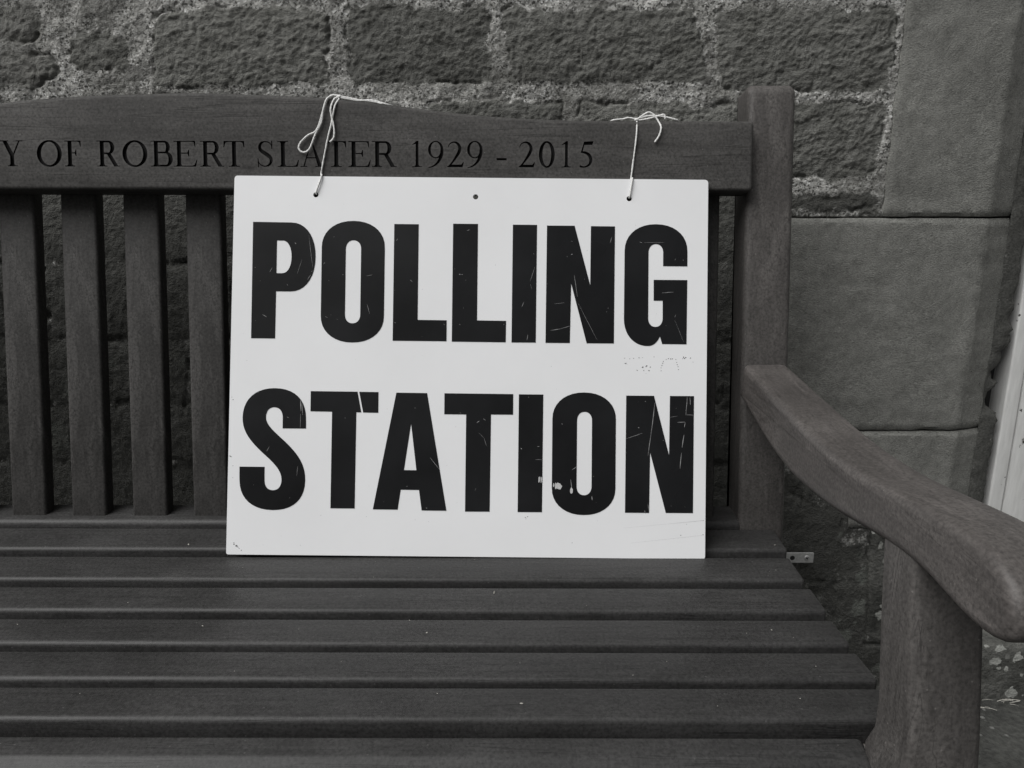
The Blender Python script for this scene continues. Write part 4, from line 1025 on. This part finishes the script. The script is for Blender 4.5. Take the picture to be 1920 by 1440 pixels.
# ------------------------------------------------------------------ steel bracket on the wall
def bracket():
    br = tag(empty('metal_bracket'), 'small flat steel bracket screwed to the wall beside the rear seat slat', 'bracket')
    # plate lying on the stone darkened for shade
    y0 = 1.171
    P = fillet([(.370, .2612), (.5030, .2617), (.5030, .2797), (.370, .2792)], .0012, 3)
    rprism('bracket_plate', P, lambda p, q, s: (p, s, q), y0, y0+.003, .0006, STEEL, br, nseg=2)
    for xh, head in ((.4915, True), (.4675, False)):
        V = []; F = []; n = 24
        zc = .2707
        if head:
            prof = [(0, -.0012), (.0030, -.0012), (.0042, -.0006), (.0046, .0001)]
            for r_, d in prof: V += [(xh+r_*math.cos(2*math.pi*i/n), y0+d, zc+r_*math.sin(2*math.pi*i/n)) for i in range(n)]
            for a in range(len(prof)-1):
                for i in range(n): F.append((a*n+i, a*n+(i+1) % n, (a+1)*n+(i+1) % n, (a+1)*n+i))
            sc = mesh_obj('screw', V, F, STEEL, br, smooth=40)
            V = []; F = []
            for ang in (.5, .5+math.pi/2):
                c, s = math.cos(ang), math.sin(ang); o = len(V)
                V += [(xh+c*a_-s*b_, y0-.0013-(.00005 if ang > 1 else 0), zc+s*a_+c*b_) for a_, b_ in ((-.0026, -.0006), (.0026, -.0006), (.0026, .0006), (-.0026, .0006))]
                F.append((o, o+1, o+2, o+3))
            mesh_obj('screw_recess', V, F, DARK, sc)
        else:
            V = [(xh+.0040*math.cos(2*math.pi*i/n), y0-.0003, zc+.0040*math.sin(2*math.pi*i/n)) for i in range(n)]
            mesh_obj('screw_hole', V, [tuple(range(n))], DARK, br)
bracket()

# ------------------------------------------------------------------ crumbs and bits of dry leaf on the seat
def debris():
    rr = random.Random(21); bm = bmesh.new()
    def seat_z(y):
        for yb, zb, yf, zf in SEAT:
            if yf <= y <= yb: return zf+(zb-zf)*(y-yf)/(yb-yf)
        return None
    L = [(x, y, r) for x, y, z, r in DEB]
    for _ in range(150): L.append((rr.uniform(-1.0, .33), rr.uniform(.56, .93), rr.choice((.4, .5, .6, .8))))
    for x, y, r in L:
        z = seat_z(y)
        if z is None: continue
        r = r/1000*.55; a = rr.uniform(0, 3.14); e = rr.uniform(.3, .8)
        c, s = math.cos(a), math.sin(a); vs = []
        for k in range(6):
            t = 2*math.pi*k/6; px, py = r*math.cos(t)*rr.uniform(.6, 1.2), r*e*math.sin(t)*rr.uniform(.6, 1.2)
            vs.append(bm.verts.new((x+px*c-py*s, y+px*s+py*c, z+.0002+r*.5*abs(math.cos(t))*rr.uniform(.2, 1))))
        top = bm.verts.new((x, y, z+r*rr.uniform(.3, .9)))
        for k in range(6): bm.faces.new((vs[k], vs[(k+1) % 6], top))
    # a curled leaf stalk
    me = bpy.data.meshes.new('dry_crumbs'); bm.to_mesh(me); bm.free()
    tag(link('dry_crumbs', me, DEBRIS), 'pale dry crumbs and leaf bits scattered over the seat slats', 'debris', kind='stuff')
debris()

def dry_grass():
    rr = random.Random(4); V, F = [], []
    for _ in range(170):
        x = rr.choice((rr.uniform(.62, 1.3), rr.uniform(-1.4, 1.3))); y = rr.uniform(1.135, 1.172); L = rr.uniform(.010, .032); a = rr.gauss(0, .5)+rr.choice((0, math.pi)); w = rr.uniform(.0004, .0009)
        z = rr.uniform(.002, .012); up = rr.uniform(-.1, .35); o = len(V)
        for k in range(4):
            t = k/3; px, py, pz = x+L*t*math.cos(a), min(y+L*t*math.sin(a)*.4, 1.178), z+L*(up*t-.25*t*t)+.002
            V += [(px, py-w*(1-t*.8), max(.003, pz)), (px, py+w*(1-t*.8), max(.003, pz)+w)]
        for k in range(3): F.append((o+2*k, o+2*k+1, o+2*k+3, o+2*k+2))
    tag(mesh_obj('dry_grass', V, F, DEBRIS), 'dry grass blades lying along the foot of the stone wall', 'grass', kind='stuff')
dry_grass()

# ------------------------------------------------------------------ light, camera
SUN_EL, SUN_AZ = R(53), R(-54)     # azimuth measured from straight behind the camera towards its left
w = bpy.data.worlds.new('World'); scene.world = w; w.use_nodes = True
nt = w.node_tree; bg = nt.nodes['Background']
sky = nt.nodes.new('ShaderNodeTexSky'); sky.sky_type = 'NISHITA'; sky.sun_disc = False
sky.sun_elevation = SUN_EL
d = Vector((math.sin(SUN_AZ)*math.cos(SUN_EL), -math.cos(SUN_AZ)*math.cos(SUN_EL), math.sin(SUN_EL)))   # towards the sun
sky.sun_rotation = math.atan2(d.x, d.y)
sky.air_density = 1.; sky.dust_density = 4.; sky.ozone_density = 1.
hs = nt.nodes.new('ShaderNodeHueSaturation'); hs.inputs['Saturation'].default_value = .05
nt.links.new(sky.outputs['Color'], hs.inputs['Color']); nt.links.new(hs.outputs['Color'], bg.inputs['Color'])
bg.inputs['Strength'].default_value = .05
sl = bpy.data.lights.new('sun', 'SUN'); sl.energy = 3.2; sl.angle = R(50); sl.color = (1, .995, .985)
so = bpy.data.objects.new('sun', sl); col.objects.link(so)
so.rotation_euler = d.to_track_quat('Z', 'Y').to_euler()

cam = bpy.data.cameras.new('camera'); co = bpy.data.objects.new('camera', cam); col.objects.link(co)
cam.sensor_width = 36; cam.lens = 27; cam.clip_start = .02; cam.clip_end = 500
co.matrix_world = Matrix.Translation((0, 0, .86)) @ Matrix.Rotation(R(76), 4, 'X') @ Matrix.Rotation(R(.12), 4, 'Z')
scene.camera = co
vs = scene.view_settings; vs.view_transform = 'Standard'; vs.look = 'None'; vs.gamma = 1; vs.exposure = 0
scene.render.engine = 'CYCLES'
scene.cycles.use_denoising = True
scene.cycles.denoising_input_passes = 'RGB_ALBEDO_NORMAL'
scene.cycles.denoising_prefilter = 'ACCURATE'
scene.cycles.max_bounces = 5
scene.cycles.diffuse_bounces = 3
scene.cycles.sample_clamp_indirect = 4
